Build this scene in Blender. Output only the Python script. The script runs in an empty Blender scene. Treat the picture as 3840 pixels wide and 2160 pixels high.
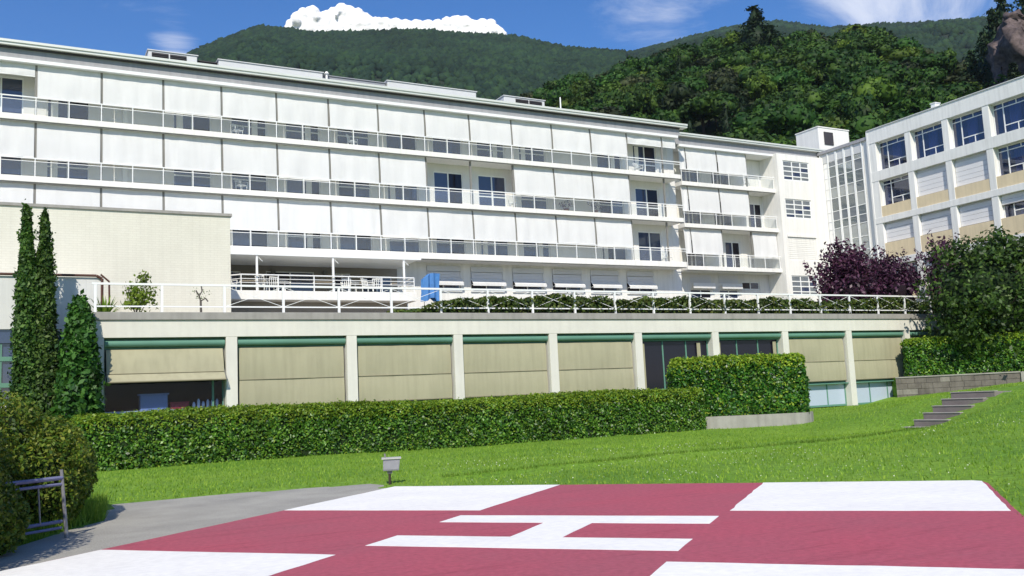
import bpy, math, random
import numpy as np
from mathutils import Vector, Matrix

rnd = random.Random(7)
rng = np.random.default_rng(11)
SC = bpy.context.scene
COL = SC.collection

# ------------------------------------------------------------------ camera
YAW, PITCH, ROLL = math.radians(28.57084), math.radians(6.81451), math.radians(-2.71534)
fw = Vector((math.sin(YAW) * math.cos(PITCH), math.cos(YAW) * math.cos(PITCH), math.sin(PITCH)))
rt = Vector((math.cos(YAW), -math.sin(YAW), 0))
up = rt.cross(fw)
cr, sr = math.cos(ROLL), math.sin(ROLL)
r2, u2 = cr * rt + sr * up, -sr * rt + cr * up
cam_d = bpy.data.cameras.new('camera')
cam_d.sensor_width = 36
cam_d.lens = 32.451
cam_d.clip_start = 0.1
cam_d.clip_end = 20000
cam = bpy.data.objects.new('camera', cam_d)
COL.objects.link(cam)
cam.matrix_world = Matrix(((r2.x, u2.x, -fw.x, 0), (r2.y, u2.y, -fw.y, 0), (r2.z, u2.z, -fw.z, 1.7), (0, 0, 0, 1)))
SC.camera = cam

# ------------------------------------------------------------------ sun, sky, exposure
SUN_EL, SUN_AZ = math.radians(42), math.radians(209)        # azimuth clockwise from +Y
sdir = Vector((math.sin(SUN_AZ) * math.cos(SUN_EL), math.cos(SUN_AZ) * math.cos(SUN_EL), math.sin(SUN_EL)))
sun_d = bpy.data.lights.new('sun', 'SUN')
sun_d.energy = 4.6
sun_d.angle = math.radians(0.5)
sun_d.color = (1.0, 0.93, 0.80)
sun = bpy.data.objects.new('sun', sun_d)
COL.objects.link(sun)
sun.rotation_euler = (-sdir).to_track_quat('-Z', 'Y').to_euler()

SC.view_settings.view_transform = 'Standard'
SC.view_settings.look = 'None'
SC.view_settings.exposure = 0.2
SC.view_settings.gamma = 1
SC.view_settings.use_curve_mapping = False
try:
    SC.cycles.max_bounces = 6
    SC.cycles.transparent_max_bounces = 12
    SC.cycles.use_denoising = True
except Exception:
    pass


def nd(nt, typ, x=0, **kw):
    n = nt.nodes.new(typ)
    for k_, v in kw.items():
        if k_.startswith('in_'):
            key = k_[3:]
            n.inputs[int(key) if key.isdigit() else key.replace('_', ' ')].default_value = v
        else:
            setattr(n, k_, v)
    return n


W = bpy.data.worlds.new('World')
SC.world = W
W.use_nodes = True
nt = W.node_tree
nt.nodes.clear()
lk = nt.links.new
out = nd(nt, 'ShaderNodeOutputWorld')
bg = nd(nt, 'ShaderNodeBackground')
bg.inputs[1].default_value = 0.115
sky = nd(nt, 'ShaderNodeTexSky', sky_type='NISHITA', sun_disc=False)
sky.sun_elevation = SUN_EL
sky.sun_rotation = SUN_AZ
sky.altitude = 300
sky.air_density = 1.0
sky.dust_density = 0.2
sky.ozone_density = 2.0
hs = nd(nt, 'ShaderNodeHueSaturation')
hs.inputs['Saturation'].default_value = 1.32
hs.inputs['Value'].default_value = 1.0
tint = nd(nt, 'ShaderNodeMixRGB', blend_type='MULTIPLY')
tint.inputs[0].default_value = 1
tint.inputs['Color2'].default_value = (1.06, 1.02, 1.14, 1)
lk(sky.outputs[0], tint.inputs['Color1'])
lk(tint.outputs[0], hs.inputs['Color'])
tc = nd(nt, 'ShaderNodeTexCoord')
# thin wind-torn cloud: a stretched noise over the whole sky dome, thresholded
mp = nd(nt, 'ShaderNodeMapping')
mp.inputs['Rotation'].default_value = (0, 0, math.radians(-40))
mp.inputs['Scale'].default_value = (2.2, 2.2, 5.0)
mp.inputs['Location'].default_value = (0.0, 0.0, 0.0)
lk(tc.outputs['Generated'], mp.inputs[0])
n1 = nd(nt, 'ShaderNodeTexNoise', noise_dimensions='3D')
n1.inputs['Scale'].default_value = 2.6
n1.inputs['Detail'].default_value = 9
n1.inputs['Roughness'].default_value = 0.62
n1.inputs['Distortion'].default_value = 0.6
lk(mp.outputs[0], n1.inputs['Vector'])
# the cloud bank high to the right and the small puff over the roof: distance to two directions


def dirmask(az, el, r0, r1):
    a, e = math.radians(az), math.radians(el)
    v = (math.sin(a) * math.cos(e), math.cos(a) * math.cos(e), math.sin(e))
    d = nd(nt, 'ShaderNodeVectorMath', operation='DISTANCE')
    d.inputs[1].default_value = v
    lk(tc.outputs['Generated'], d.inputs[0])
    m = nd(nt, 'ShaderNodeMapRange', interpolation_type='SMOOTHSTEP')
    m.inputs[1].default_value = r0
    m.inputs[2].default_value = r1
    m.inputs[3].default_value = 1
    m.inputs[4].default_value = 0
    lk(d.outputs['Value'], m.inputs[0])
    return m.outputs[0]


def mth(op, a, b=None, clamp=False):
    m = nd(nt, 'ShaderNodeMath', operation=op, use_clamp=clamp)
    for i, v in enumerate((a, b)):
        if v is None:
            continue
        if isinstance(v, (int, float)):
            m.inputs[i].default_value = v
        else:
            lk(v, m.inputs[i])
    return m.outputs[0]


m1 = dirmask(40.5, 26.0, 0.02, 0.13)
m3 = dirmask(52, 24.0, 0.04, 0.16)
m2 = dirmask(8.3, 20.9, 0.0, 0.05)
mask = mth('MAXIMUM', mth('MAXIMUM', mth('MULTIPLY', m1, 0.36), mth('MULTIPLY', m3, 0.25)), mth('MULTIPLY', m2, 0.31))
cl = mth('ADD', n1.outputs['Fac'], mask)
rmp = nd(nt, 'ShaderNodeMapRange', interpolation_type='SMOOTHSTEP')
rmp.inputs[1].default_value = 0.58
rmp.inputs[2].default_value = 0.95
lk(cl, rmp.inputs[0])
mix = nd(nt, 'ShaderNodeMixRGB')
mix.inputs['Color2'].default_value = (8.2, 8.4, 9.0, 1)
lk(mth('MULTIPLY', rmp.outputs[0], 0.68), mix.inputs['Fac'])
lk(hs.outputs[0], mix.inputs['Color1'])
lk(mix.outputs[0], bg.inputs[0])
lk(bg.outputs[0], out.inputs[0])

# ------------------------------------------------------------------ materials


def mat(name, col, rough=0.8, var=0.12, scale=1.2, bump=0.0, bscale=30, metal=0.0, spec=0.3, streak=0.0, col2=None, det=4, speck=None):
    m = bpy.data.materials.new(name)
    m.use_nodes = True
    t = m.node_tree
    b = t.nodes['Principled BSDF']
    b.inputs['Roughness'].default_value = rough
    b.inputs['Metallic'].default_value = metal
    b.inputs['Specular IOR Level'].default_value = spec
    g = nd(t, 'ShaderNodeNewGeometry')
    n = nd(t, 'ShaderNodeTexNoise')
    n.inputs['Scale'].default_value = scale
    n.inputs['Detail'].default_value = det
    n.inputs['Roughness'].default_value = 0.65
    t.links.new(g.outputs['Position'], n.inputs['Vector'])
    r = nd(t, 'ShaderNodeValToRGB')
    c2 = col2 or tuple(c * (1 - 2 * var) for c in col)
    r.color_ramp.elements[0].position = 0.3
    r.color_ramp.elements[1].position = 0.7
    r.color_ramp.elements[0].color = (*c2, 1)
    r.color_ramp.elements[1].color = (*col, 1)
    t.links.new(n.outputs['Fac'], r.inputs[0])
    last = r.outputs[0]
    if streak:
        mp_ = nd(t, 'ShaderNodeMapping')
        mp_.inputs['Scale'].default_value = (2.5, 2.5, 0.18)
        t.links.new(g.outputs['Position'], mp_.inputs[0])
        n2 = nd(t, 'ShaderNodeTexNoise')
        n2.inputs['Scale'].default_value = 2.0
        n2.inputs['Detail'].default_value = 6
        t.links.new(mp_.outputs[0], n2.inputs['Vector'])
        mr = nd(t, 'ShaderNodeMapRange')
        mr.inputs[1].default_value = 0.42
        mr.inputs[2].default_value = 0.72
        mr.inputs[3].default_value = 1.0
        mr.inputs[4].default_value = 1.0 - streak
        t.links.new(n2.outputs['Fac'], mr.inputs[0])
        mm = nd(t, 'ShaderNodeMixRGB', blend_type='MULTIPLY')
        mm.inputs[0].default_value = 1
        t.links.new(last, mm.inputs[1])
        t.links.new(mr.outputs[0], mm.inputs[2])
        last = mm.outputs[0]
    if speck:
        n3 = nd(t, 'ShaderNodeTexNoise')
        n3.inputs['Scale'].default_value = speck[0]
        n3.inputs['Detail'].default_value = 3
        t.links.new(g.outputs['Position'], n3.inputs['Vector'])
        mr = nd(t, 'ShaderNodeMapRange')
        mr.inputs[1].default_value = 0.3
        mr.inputs[2].default_value = 0.7
        mr.inputs[3].default_value = 1.0 - speck[1]
        mr.inputs[4].default_value = 1.0 + speck[1]
        t.links.new(n3.outputs['Fac'], mr.inputs[0])
        mm = nd(t, 'ShaderNodeMixRGB', blend_type='MULTIPLY')
        mm.inputs[0].default_value = 1
        t.links.new(last, mm.inputs[1])
        t.links.new(mr.outputs[0], mm.inputs[2])
        last = mm.outputs[0]
    t.links.new(last, b.inputs['Base Color'])
    if bump:
        n4 = nd(t, 'ShaderNodeTexNoise')
        n4.inputs['Scale'].default_value = bscale
        n4.inputs['Detail'].default_value = 5
        t.links.new(g.outputs['Position'], n4.inputs['Vector'])
        bp = nd(t, 'ShaderNodeBump')
        bp.inputs['Strength'].default_value = bump
        bp.inputs['Distance'].default_value = 0.02
        t.links.new(n4.outputs['Fac'], bp.inputs['Height'])
        t.links.new(bp.outputs[0], b.inputs['Normal'])
    return m


def leafmat(name, cols, rough=0.5, trans=0.35, spec=0.35, nscale=0.6, nvar=0.25):
    m = bpy.data.materials.new(name)
    m.use_nodes = True
    t = m.node_tree
    b = t.nodes['Principled BSDF']
    o = t.nodes['Material Output']
    g = nd(t, 'ShaderNodeNewGeometry')
    r = nd(t, 'ShaderNodeValToRGB')
    while len(r.color_ramp.elements) < len(cols):
        r.color_ramp.elements.new(0.5)
    for i, c in enumerate(cols):
        r.color_ramp.elements[i].position = i / (len(cols) - 1)
        r.color_ramp.elements[i].color = (*c, 1)
    t.links.new(g.outputs['Random Per Island'], r.inputs[0])
    n = nd(t, 'ShaderNodeTexNoise')
    n.inputs['Scale'].default_value = nscale
    n.inputs['Detail'].default_value = 3
    t.links.new(g.outputs['Position'], n.inputs['Vector'])
    mr = nd(t, 'ShaderNodeMapRange')
    mr.inputs[1].default_value = 0.3
    mr.inputs[2].default_value = 0.7
    mr.inputs[3].default_value = 1 - nvar
    mr.inputs[4].default_value = 1 + nvar
    t.links.new(n.outputs['Fac'], mr.inputs[0])
    mm = nd(t, 'ShaderNodeMixRGB', blend_type='MULTIPLY')
    mm.inputs[0].default_value = 1
    t.links.new(r.outputs[0], mm.inputs[1])
    t.links.new(mr.outputs[0], mm.inputs[2])
    # one tint per object, so that trees built from the same mesh differ
    oi = nd(t, 'ShaderNodeObjectInfo')
    hv = nd(t, 'ShaderNodeHueSaturation')
    m1_ = nd(t, 'ShaderNodeMapRange')
    m1_.inputs[3].default_value = 0.485
    m1_.inputs[4].default_value = 0.515
    t.links.new(oi.outputs['Random'], m1_.inputs[0])
    t.links.new(m1_.outputs[0], hv.inputs['Hue'])
    m2_ = nd(t, 'ShaderNodeMath', operation='MULTIPLY')
    m2_.inputs[1].default_value = 7.31
    t.links.new(oi.outputs['Random'], m2_.inputs[0])
    m3_ = nd(t, 'ShaderNodeMath', operation='FRACT')
    t.links.new(m2_.outputs[0], m3_.inputs[0])
    m4_ = nd(t, 'ShaderNodeMapRange')
    m4_.inputs[3].default_value = 0.7
    m4_.inputs[4].default_value = 1.3
    t.links.new(m3_.outputs[0], m4_.inputs[0])
    t.links.new(m4_.outputs[0], hv.inputs['Value'])
    t.links.new(mm.outputs[0], hv.inputs['Color'])
    t.links.new(hv.outputs[0], b.inputs['Base Color'])
    b.inputs['Roughness'].default_value = rough
    b.inputs['Specular IOR Level'].default_value = spec
    tr = nd(t, 'ShaderNodeBsdfTranslucent')
    t.links.new(hv.outputs[0], tr.inputs[0])
    mx = nd(t, 'ShaderNodeMixShader')
    mx.inputs[0].default_value = trans
    t.links.new(b.outputs[0], mx.inputs[1])
    t.links.new(tr.outputs[0], mx.inputs[2])
    t.links.new(mx.outputs[0], o.inputs['Surface'])
    return m


def glassmat(name, tint, transp, body, gloss=0.2, rough=0.03):
    """pane that lets part of the light through, has a little body of its own and mirrors at glancing angles"""
    m = bpy.data.materials.new(name)
    m.use_nodes = True
    t = m.node_tree
    t.nodes.clear()
    o = nd(t, 'ShaderNodeOutputMaterial')
    tr = nd(t, 'ShaderNodeBsdfTransparent')
    tr.inputs[0].default_value = (*tint, 1)
    df = nd(t, 'ShaderNodeBsdfDiffuse')
    df.inputs[0].default_value = (*body, 1)
    mx = nd(t, 'ShaderNodeMixShader')
    mx.inputs[0].default_value = transp
    t.links.new(df.outputs[0], mx.inputs[1])
    t.links.new(tr.outputs[0], mx.inputs[2])
    gl = nd(t, 'ShaderNodeBsdfGlossy')
    gl.inputs['Roughness'].default_value = rough
    lw = nd(t, 'ShaderNodeLayerWeight')          # Fresnel by Schlick's rule, the same on both faces of the pane
    pw = nd(t, 'ShaderNodeMath', operation='POWER')
    pw.inputs[1].default_value = 5
    t.links.new(lw.outputs['Facing'], pw.inputs[0])
    ma = nd(t, 'ShaderNodeMath', operation='MULTIPLY_ADD', use_clamp=True)
    ma.inputs[1].default_value = 0.9
    ma.inputs[2].default_value = 0.04 + gloss
    t.links.new(pw.outputs[0], ma.inputs[0])
    m2 = nd(t, 'ShaderNodeMixShader')
    t.links.new(ma.outputs[0], m2.inputs[0])
    t.links.new(mx.outputs[0], m2.inputs[1])
    t.links.new(gl.outputs[0], m2.inputs[2])
    t.links.new(m2.outputs[0], o.inputs[0])
    return m


M = {}
M['white'] = mat('white_paint', (0.82, 0.81, 0.77), 0.7, 0.03, 0.5, streak=0.10)
M['white_clean'] = mat('white_metal', (0.82, 0.83, 0.82), 0.45, 0.02, 1.0, spec=0.5)
M['wall_in'] = mat('balcony_plaster', (0.76, 0.74, 0.70), 0.85, 0.04, 0.6, streak=0.05)
M['wall_gf'] = mat('lit_plaster', (0.78, 0.77, 0.73), 0.85, 0.04, 0.6, streak=0.12)  # lighter plaster copy with sunlight put into the colour
M['blind'] = mat('white_canvas', (0.885, 0.89, 0.895), 0.9, 0.03, 0.9, streak=0.06)
def make_translucent(m, f, tint):
    t = m.node_tree
    o = t.nodes['Material Output']
    b = t.nodes['Principled BSDF']
    tr = nd(t, 'ShaderNodeBsdfTranslucent')
    tr.inputs[0].default_value = (*tint, 1)
    mx = nd(t, 'ShaderNodeMixShader')
    mx.inputs[0].default_value = f
    t.links.new(b.outputs[0], mx.inputs[1])
    t.links.new(tr.outputs[0], mx.inputs[2])
    t.links.new(mx.outputs[0], o.inputs['Surface'])


make_translucent(M['blind'], 0.32, (0.95, 0.94, 0.90))
M['post'] = mat('grey_post', (0.22, 0.215, 0.20), 0.6, 0.05)
M['roofgrey'] = mat('roof_zinc', (0.36, 0.36, 0.38), 0.6, 0.06, 0.7, streak=0.15)
M['gutter'] = mat('gutter_aluminium', (0.70, 0.72, 0.67), 0.45, 0.05, 0.8, metal=0.15)
M['louvre'] = mat('dark_louvre', (0.06, 0.055, 0.06), 0.6, 0.1)
M['unitgrey'] = mat('grey_sheet', (0.60, 0.61, 0.62), 0.55, 0.04, 0.8)
M['unitdark'] = mat('dull_sheet', (0.30, 0.31, 0.34), 0.55, 0.05, 0.8)
M['glass_dark'] = glassmat('window_glass', (0.5, 0.6, 0.8), 0.0, (0.035, 0.05, 0.10), 0.06, 0.04)
M['glass_unlit'] = glassmat('unlit_room_pane', (0.5, 0.6, 0.8), 0.0, (0.012, 0.012, 0.022), 0.0, 0.1)  # opaque pane; the darkness of the unlit room is put into its body
M['glass_rail'] = glassmat('railing_glass', (0.95, 0.97, 0.98), 0.93, (0.52, 0.55, 0.57), -0.01, 0.05)
M['glass_clear'] = glassmat('clear_glass', (0.80, 0.86, 0.97), 0.97, (0.03, 0.03, 0.06), -0.03, 0.02)
M['glass_tower'] = glassmat('curtain_glass', (0.88, 0.92, 0.93), 0.60, (0.60, 0.62, 0.61), 0.06, 0.04)
M['glass_tower_dim'] = glassmat('curtain_glass_dim', (0.80, 0.85, 0.88), 0.55, (0.26, 0.29, 0.30), 0.05, 0.04)
M['glass_grey'] = glassmat('grid_window_glass', (0.5, 0.6, 0.7), 0.0, (0.16, 0.18, 0.20), 0.06, 0.05)
M['glass_pale'] = glassmat('frosted_glass', (0.8, 0.85, 0.95), 0.1, (0.50, 0.58, 0.70), 0.05, 0.2)
M['cream'] = mat('cream_concrete', (0.70, 0.685, 0.61), 0.85, 0.05, 0.7, streak=0.06, bump=0.1)
M['coping'] = mat('coping_stone', (0.36, 0.345, 0.32), 0.85, 0.10, 1.5, streak=0.15)
M['green'] = mat('green_metal', (0.125, 0.275, 0.205), 0.55, 0.08, 0.8, spec=0.3)
M['canvas'] = mat('beige_canvas', (0.40, 0.38, 0.255), 0.9, 0.05, 0.6, streak=0.12)
M['canvas_hem'] = mat('beige_hem', (0.22, 0.20, 0.13), 0.9, 0.05)
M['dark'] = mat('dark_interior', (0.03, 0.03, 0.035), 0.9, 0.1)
M['beige_spandrel'] = mat('beige_panel', (0.74, 0.62, 0.42), 0.75, 0.05, 0.8, streak=0.10)
M['shutter'] = mat('roller_shutter', (0.72, 0.72, 0.74), 0.6, 0.03, 0.8)
M['sidewhite'] = mat('side_wing_paint', (0.80, 0.80, 0.78), 0.75, 0.03, 0.5, streak=0.14)
M['shaft'] = mat('lift_shaft_panel', (0.84, 0.84, 0.82), 0.6, 0.03, 0.8)
M['brown'] = mat('brown_pipe', (0.10, 0.045, 0.035), 0.6, 0.1)
M['annex'] = mat('annex_render', (0.66, 0.66, 0.65), 0.85, 0.04, 0.5, streak=0.12)
M['concrete'] = mat('grey_concrete', (0.36, 0.35, 0.31), 0.9, 0.10, 1.4, streak=0.2, bump=0.3)
M['stone'] = mat('wall_stone', (0.20, 0.18, 0.155), 0.9, 0.18, 1.6, streak=0.25, bump=0.4)
M['stone_pale'] = mat('wall_stone_pale', (0.30, 0.28, 0.24), 0.9, 0.15, 1.6, streak=0.25, bump=0.4)
M['nosing'] = mat('step_nosing', (0.42, 0.39, 0.36), 0.9, 0.1, 3)
M['step'] = mat('step_concrete', (0.23, 0.20, 0.19), 0.9, 0.12, 2.0, bump=0.3)
M['asphalt'] = mat('grey_asphalt', (0.40, 0.385, 0.34), 0.9, 0.10, 0.7, bump=0.5, bscale=60, speck=(45, 0.22), col2=(0.28, 0.27, 0.245))
M['red'] = mat('red_pad_paint', (0.42, 0.078, 0.115), 0.75, 0.06, 0.45, bump=0.25, bscale=70, speck=(14, 0.13), col2=(0.35, 0.086, 0.120), det=8)
m = M['red']
t_ = m.node_tree
b_ = t_.nodes['Principled BSDF']
src = b_.inputs['Base Color'].links[0].from_socket
g_ = nd(t_, 'ShaderNodeNewGeometry')
mp_ = nd(t_, 'ShaderNodeMapping')
mp_.inputs['Rotation'].default_value = (0, 0, math.radians(39.8))
mp_.inputs['Scale'].default_value = (0.25, 2.4, 1)
t_.links.new(g_.outputs['Position'], mp_.inputs[0])
n_ = nd(t_, 'ShaderNodeTexNoise')
n_.inputs['Scale'].default_value = 1.6
n_.inputs['Detail'].default_value = 8
n_.inputs['Roughness'].default_value = 0.7
t_.links.new(mp_.outputs[0], n_.inputs['Vector'])
r_ = nd(t_, 'ShaderNodeValToRGB')
for i, (p_, c_) in enumerate(((0.28, (0.72, 0.66, 0.68)), (0.45, (1, 1, 1)), (0.62, (1, 1, 1)), (0.78, (1.0, 1.35, 1.25)))):
    if i > 1:
        r_.color_ramp.elements.new(p_)
    r_.color_ramp.elements[i].position = p_
    r_.color_ramp.elements[i].color = (*c_, 1)
t_.links.new(n_.outputs['Fac'], r_.inputs[0])
mm_ = nd(t_, 'ShaderNodeMixRGB', blend_type='MULTIPLY')
mm_.inputs[0].default_value = 1
t_.links.new(src, mm_.inputs[1])
t_.links.new(r_.outputs[0], mm_.inputs[2])
t_.links.new(mm_.outputs[0], b_.inputs['Base Color'])
M['padwhite'] = mat('white_pad_paint', (0.88, 0.865, 0.83), 0.7, 0.03, 0.8, bump=0.2, bscale=70, speck=(9, 0.05), col2=(0.78, 0.765, 0.74), det=8)
M['bluecloth'] = mat('blue_tarpaulin', (0.07, 0.22, 0.52), 0.6, 0.15, 1.8)
M['plastic'] = mat('white_plastic', (0.78, 0.79, 0.77), 0.4, 0.02, spec=0.5)
M['greymetal'] = mat('grey_metal', (0.32, 0.32, 0.33), 0.45, 0.08, 6, metal=0.5)
M['hoodgrey'] = mat('lamp_hood', (0.42, 0.42, 0.41), 0.5, 0.08, 6)
M['barrier'] = mat('barrier_shaded', (0.19, 0.20, 0.33), 0.5, 0.12, 4)  # blue cast of skylit shade on the frame is put into this colour
M['bark'] = mat('bark', (0.055, 0.042, 0.032), 0.9, 0.2, 5, bump=0.5, bscale=12)
M['soil'] = mat('terrace_soil', (0.07, 0.05, 0.035), 0.95, 0.2, 4)
M['terrace'] = mat('terrace_paving', (0.40, 0.38, 0.34), 0.9, 0.1, 1)
M['rock'] = mat('cliff_rock', (0.15, 0.115, 0.11), 0.9, 0.3, 0.25, bump=0.9, bscale=0.9, speck=(1.2, 0.45))
M['hillsoil'] = mat('hill_ground', (0.030, 0.045, 0.015), 0.95, 0.2, 0.1)
M['mountain'] = mat('mountain_ground', (0.020, 0.034, 0.020), 0.95, 0.25, 0.01)
M['redthing'] = mat('red_plastic', (0.5, 0.05, 0.05), 0.5, 0.05)
M['bluegrey'] = mat('grey_blue_plastic', (0.34, 0.40, 0.52), 0.5, 0.05)
M['cloud'] = mat('cloud_white', (0.80, 0.80, 0.80), 1.0, 0.0, 0.01, spec=0.0)
# brick-faced block: small cream bricks too fine to tell apart from here
m = mat('cream_brick', (0.70, 0.68, 0.59), 0.85, 0.03, 0.5, streak=0.05)
t_ = m.node_tree
g_ = nd(t_, 'ShaderNodeNewGeometry')
mp_ = nd(t_, 'ShaderNodeMapping')
mp_.inputs['Rotation'].default_value = (math.radians(90), 0, 0)
t_.links.new(g_.outputs['Position'], mp_.inputs[0])
bk = nd(t_, 'ShaderNodeTexBrick')
bk.inputs['Scale'].default_value = 1.0
bk.inputs['Brick Width'].default_value = 0.30
bk.inputs['Row Height'].default_value = 0.10
bk.inputs['Mortar Size'].default_value = 0.010
bk.inputs['Color1'].default_value = (1, 1, 1, 1)
bk.inputs['Color2'].default_value = (0.97, 0.965, 0.96, 1)
bk.inputs['Mortar'].default_value = (0.90, 0.895, 0.88, 1)
t_.links.new(mp_.outputs[0], bk.inputs['Vector'])
b_ = t_.nodes['Principled BSDF']
src = b_.inputs['Base Color'].links[0].from_socket
mm_ = nd(t_, 'ShaderNodeMixRGB', blend_type='MULTIPLY')
mm_.inputs[0].default_value = 1
t_.links.new(src, mm_.inputs[1])
t_.links.new(bk.outputs['Color'], mm_.inputs[2])
t_.links.new(mm_.outputs[0], b_.inputs['Base Color'])
M['brick'] = m
# lawn
M['lawn'] = mat('lawn', (0.18, 0.305, 0.028), 0.9, 0.2, 0.22, bump=0.7, bscale=22, speck=(9, 0.30), col2=(0.085, 0.195, 0.014), det=12)
M['grass'] = leafmat('grass_blade', [(0.12, 0.23, 0.018), (0.19, 0.305, 0.028), (0.27, 0.38, 0.05)], 0.6, 0.3, 0.2, 0.4, 0.2)
M['clover'] = mat('clover_flower', (0.55, 0.60, 0.42), 0.8, 0.1)
M['hedge'] = leafmat('laurel_leaf', [(0.012, 0.050, 0.006), (0.03, 0.105, 0.010), (0.065, 0.175, 0.014), (0.13, 0.26, 0.03)], 0.42, 0.25, 0.5, 1.3, 0.25)
M['hedge_tip'] = leafmat('laurel_sunlit_new_leaf', [(0.14, 0.26, 0.015), (0.22, 0.36, 0.025), (0.32, 0.44, 0.04)], 0.45, 0.4, 0.4, 1.3, 0.2)  # new growth, brightened further to carry the sunlit hedge top in colour
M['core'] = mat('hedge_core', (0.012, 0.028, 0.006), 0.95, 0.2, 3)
M['cypress'] = leafmat('cypress_sprays', [(0.012, 0.040, 0.009), (0.028, 0.075, 0.012), (0.055, 0.115, 0.018), (0.09, 0.155, 0.03)], 0.55, 0.2, 0.3, 1.2, 0.3)
M['ivy'] = leafmat('climber_leaf', [(0.018, 0.055, 0.010), (0.038, 0.10, 0.014), (0.08, 0.165, 0.025)], 0.5, 0.25, 0.3, 1.2, 0.25)
M['bushleaf'] = leafmat('bush_leaf', [(0.035, 0.080, 0.008), (0.09, 0.155, 0.014), (0.18, 0.24, 0.022), (0.27, 0.27, 0.04)], 0.5, 0.3, 0.3, 1.0, 0.25)
M['purple'] = leafmat('purple_leaf', [(0.020, 0.004, 0.018), (0.05, 0.012, 0.04), (0.075, 0.022, 0.058), (0.13, 0.06, 0.10)], 0.45, 0.2, 0.4, 1.0, 0.25)
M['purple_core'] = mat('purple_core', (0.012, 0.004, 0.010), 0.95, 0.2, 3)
M['treeleaf'] = leafmat('tree_leaf', [(0.012, 0.034, 0.008), (0.026, 0.062, 0.011), (0.045, 0.10, 0.015), (0.085, 0.15, 0.025)], 0.5, 0.25, 0.3, 0.7, 0.3)
M['forest_a'] = leafmat('broadleaf_green', [(0.012, 0.038, 0.008), (0.030, 0.075, 0.012), (0.060, 0.120, 0.017)], 0.6, 0.2, 0.2, 0.25, 0.3)
M['forest_b'] = leafmat('broadleaf_yellow_green', [(0.027, 0.055, 0.008), (0.056, 0.100, 0.012), (0.096, 0.146, 0.018)], 0.6, 0.2, 0.2, 0.25, 0.3)
M['forest_c'] = leafmat('conifer_dark', [(0.008, 0.022, 0.010), (0.018, 0.040, 0.014), (0.032, 0.060, 0.018)], 0.6, 0.12, 0.2, 0.25, 0.3)
M['forest_d'] = leafmat('rusty_leaf', [(0.014, 0.024, 0.010), (0.028, 0.042, 0.015), (0.050, 0.064, 0.022)], 0.6, 0.15, 0.2, 0.25, 0.3)
M['farforest'] = leafmat('far_forest', [(0.010, 0.026, 0.014), (0.019, 0.042, 0.020), (0.030, 0.058, 0.022)], 0.8, 0.0, 0.1, 0.01, 0.35)
M['terr_hedge'] = leafmat('cotoneaster_leaf', [(0.018, 0.045, 0.008), (0.04, 0.085, 0.012), (0.08, 0.14, 0.02), (0.13, 0.16, 0.03)], 0.5, 0.2, 0.3, 1.0, 0.3)
M['lime'] = leafmat('lime_leaf', [(0.09, 0.16, 0.015), (0.16, 0.25, 0.02), (0.24, 0.33, 0.04)], 0.5, 0.35, 0.3)
M['twigmat'] = mat('bare_stem', (0.10, 0.09, 0.08), 0.9, 0.1)

# ------------------------------------------------------------------ mesh helpers
WLOC = {}


def wloc(o):
    return WLOC.get(o.name, Vector((0, 0, 0))) if o else Vector((0, 0, 0))


def empty(name, loc, label=None, cat=None, group=None):
    o = bpy.data.objects.new(name, None)
    o.empty_display_size = 0.3
    COL.objects.link(o)
    o.location = loc
    WLOC[o.name] = Vector(loc)
    tag(o, label, cat, group)
    return o


def tag(o, label=None, cat=None, group=None, kind=None):
    if label:
        o['label'] = label
    if cat:
        o['category'] = cat
    if group:
        o['group'] = group
    if kind:
        o['kind'] = kind
    return o


def link(name, me, parent=None, loc=(0, 0, 0), rot=None, scale=None, kind=None):
    """object of a (possibly shared) mesh; loc is a world position"""
    o = bpy.data.objects.new(name, me)
    COL.objects.link(o)
    if parent is not None:
        o.parent = parent
    o.location = Vector(loc) - wloc(parent)
    WLOC[o.name] = Vector(loc)
    if rot is not None:
        o.rotation_euler = rot
    if scale is not None:
        o.scale = scale
    if kind:
        o['kind'] = kind
    return o


def np_mesh(name, V, F, mt, smooth=False):
    V = np.asarray(V, np.float32)
    F = np.asarray(F, np.int32)
    me = bpy.data.meshes.new(name)
    nv, nf, k = len(V), len(F), F.shape[1]
    me.vertices.add(nv)
    me.vertices.foreach_set('co', V.ravel())
    me.loops.add(nf * k)
    me.loops.foreach_set('vertex_index', F.ravel())
    me.polygons.add(nf)
    me.polygons.foreach_set('loop_start', np.arange(0, nf * k, k, dtype=np.int32))
    me.polygons.foreach_set('loop_total', np.full(nf, k, np.int32))
    if smooth:
        me.polygons.foreach_set('use_smooth', np.ones(nf, bool))
    me.materials.append(mt)
    me.update(calc_edges=True)
    return me


class Frame:
    """u along a facade, v up, w into the building"""
    def __init__(s, o, u, w):
        s.o, s.u, s.w = Vector(o), Vector(u).normalized(), Vector(w).normalized()

    def __call__(s, u, v, w):
        p = s.o + s.u * u + s.w * w
        return (p.x, p.y, v)


FX = Frame((0, 0, 0), (1, 0, 0), (0, 1, 0))       # plain world axes: u = X, w = Y


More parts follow.
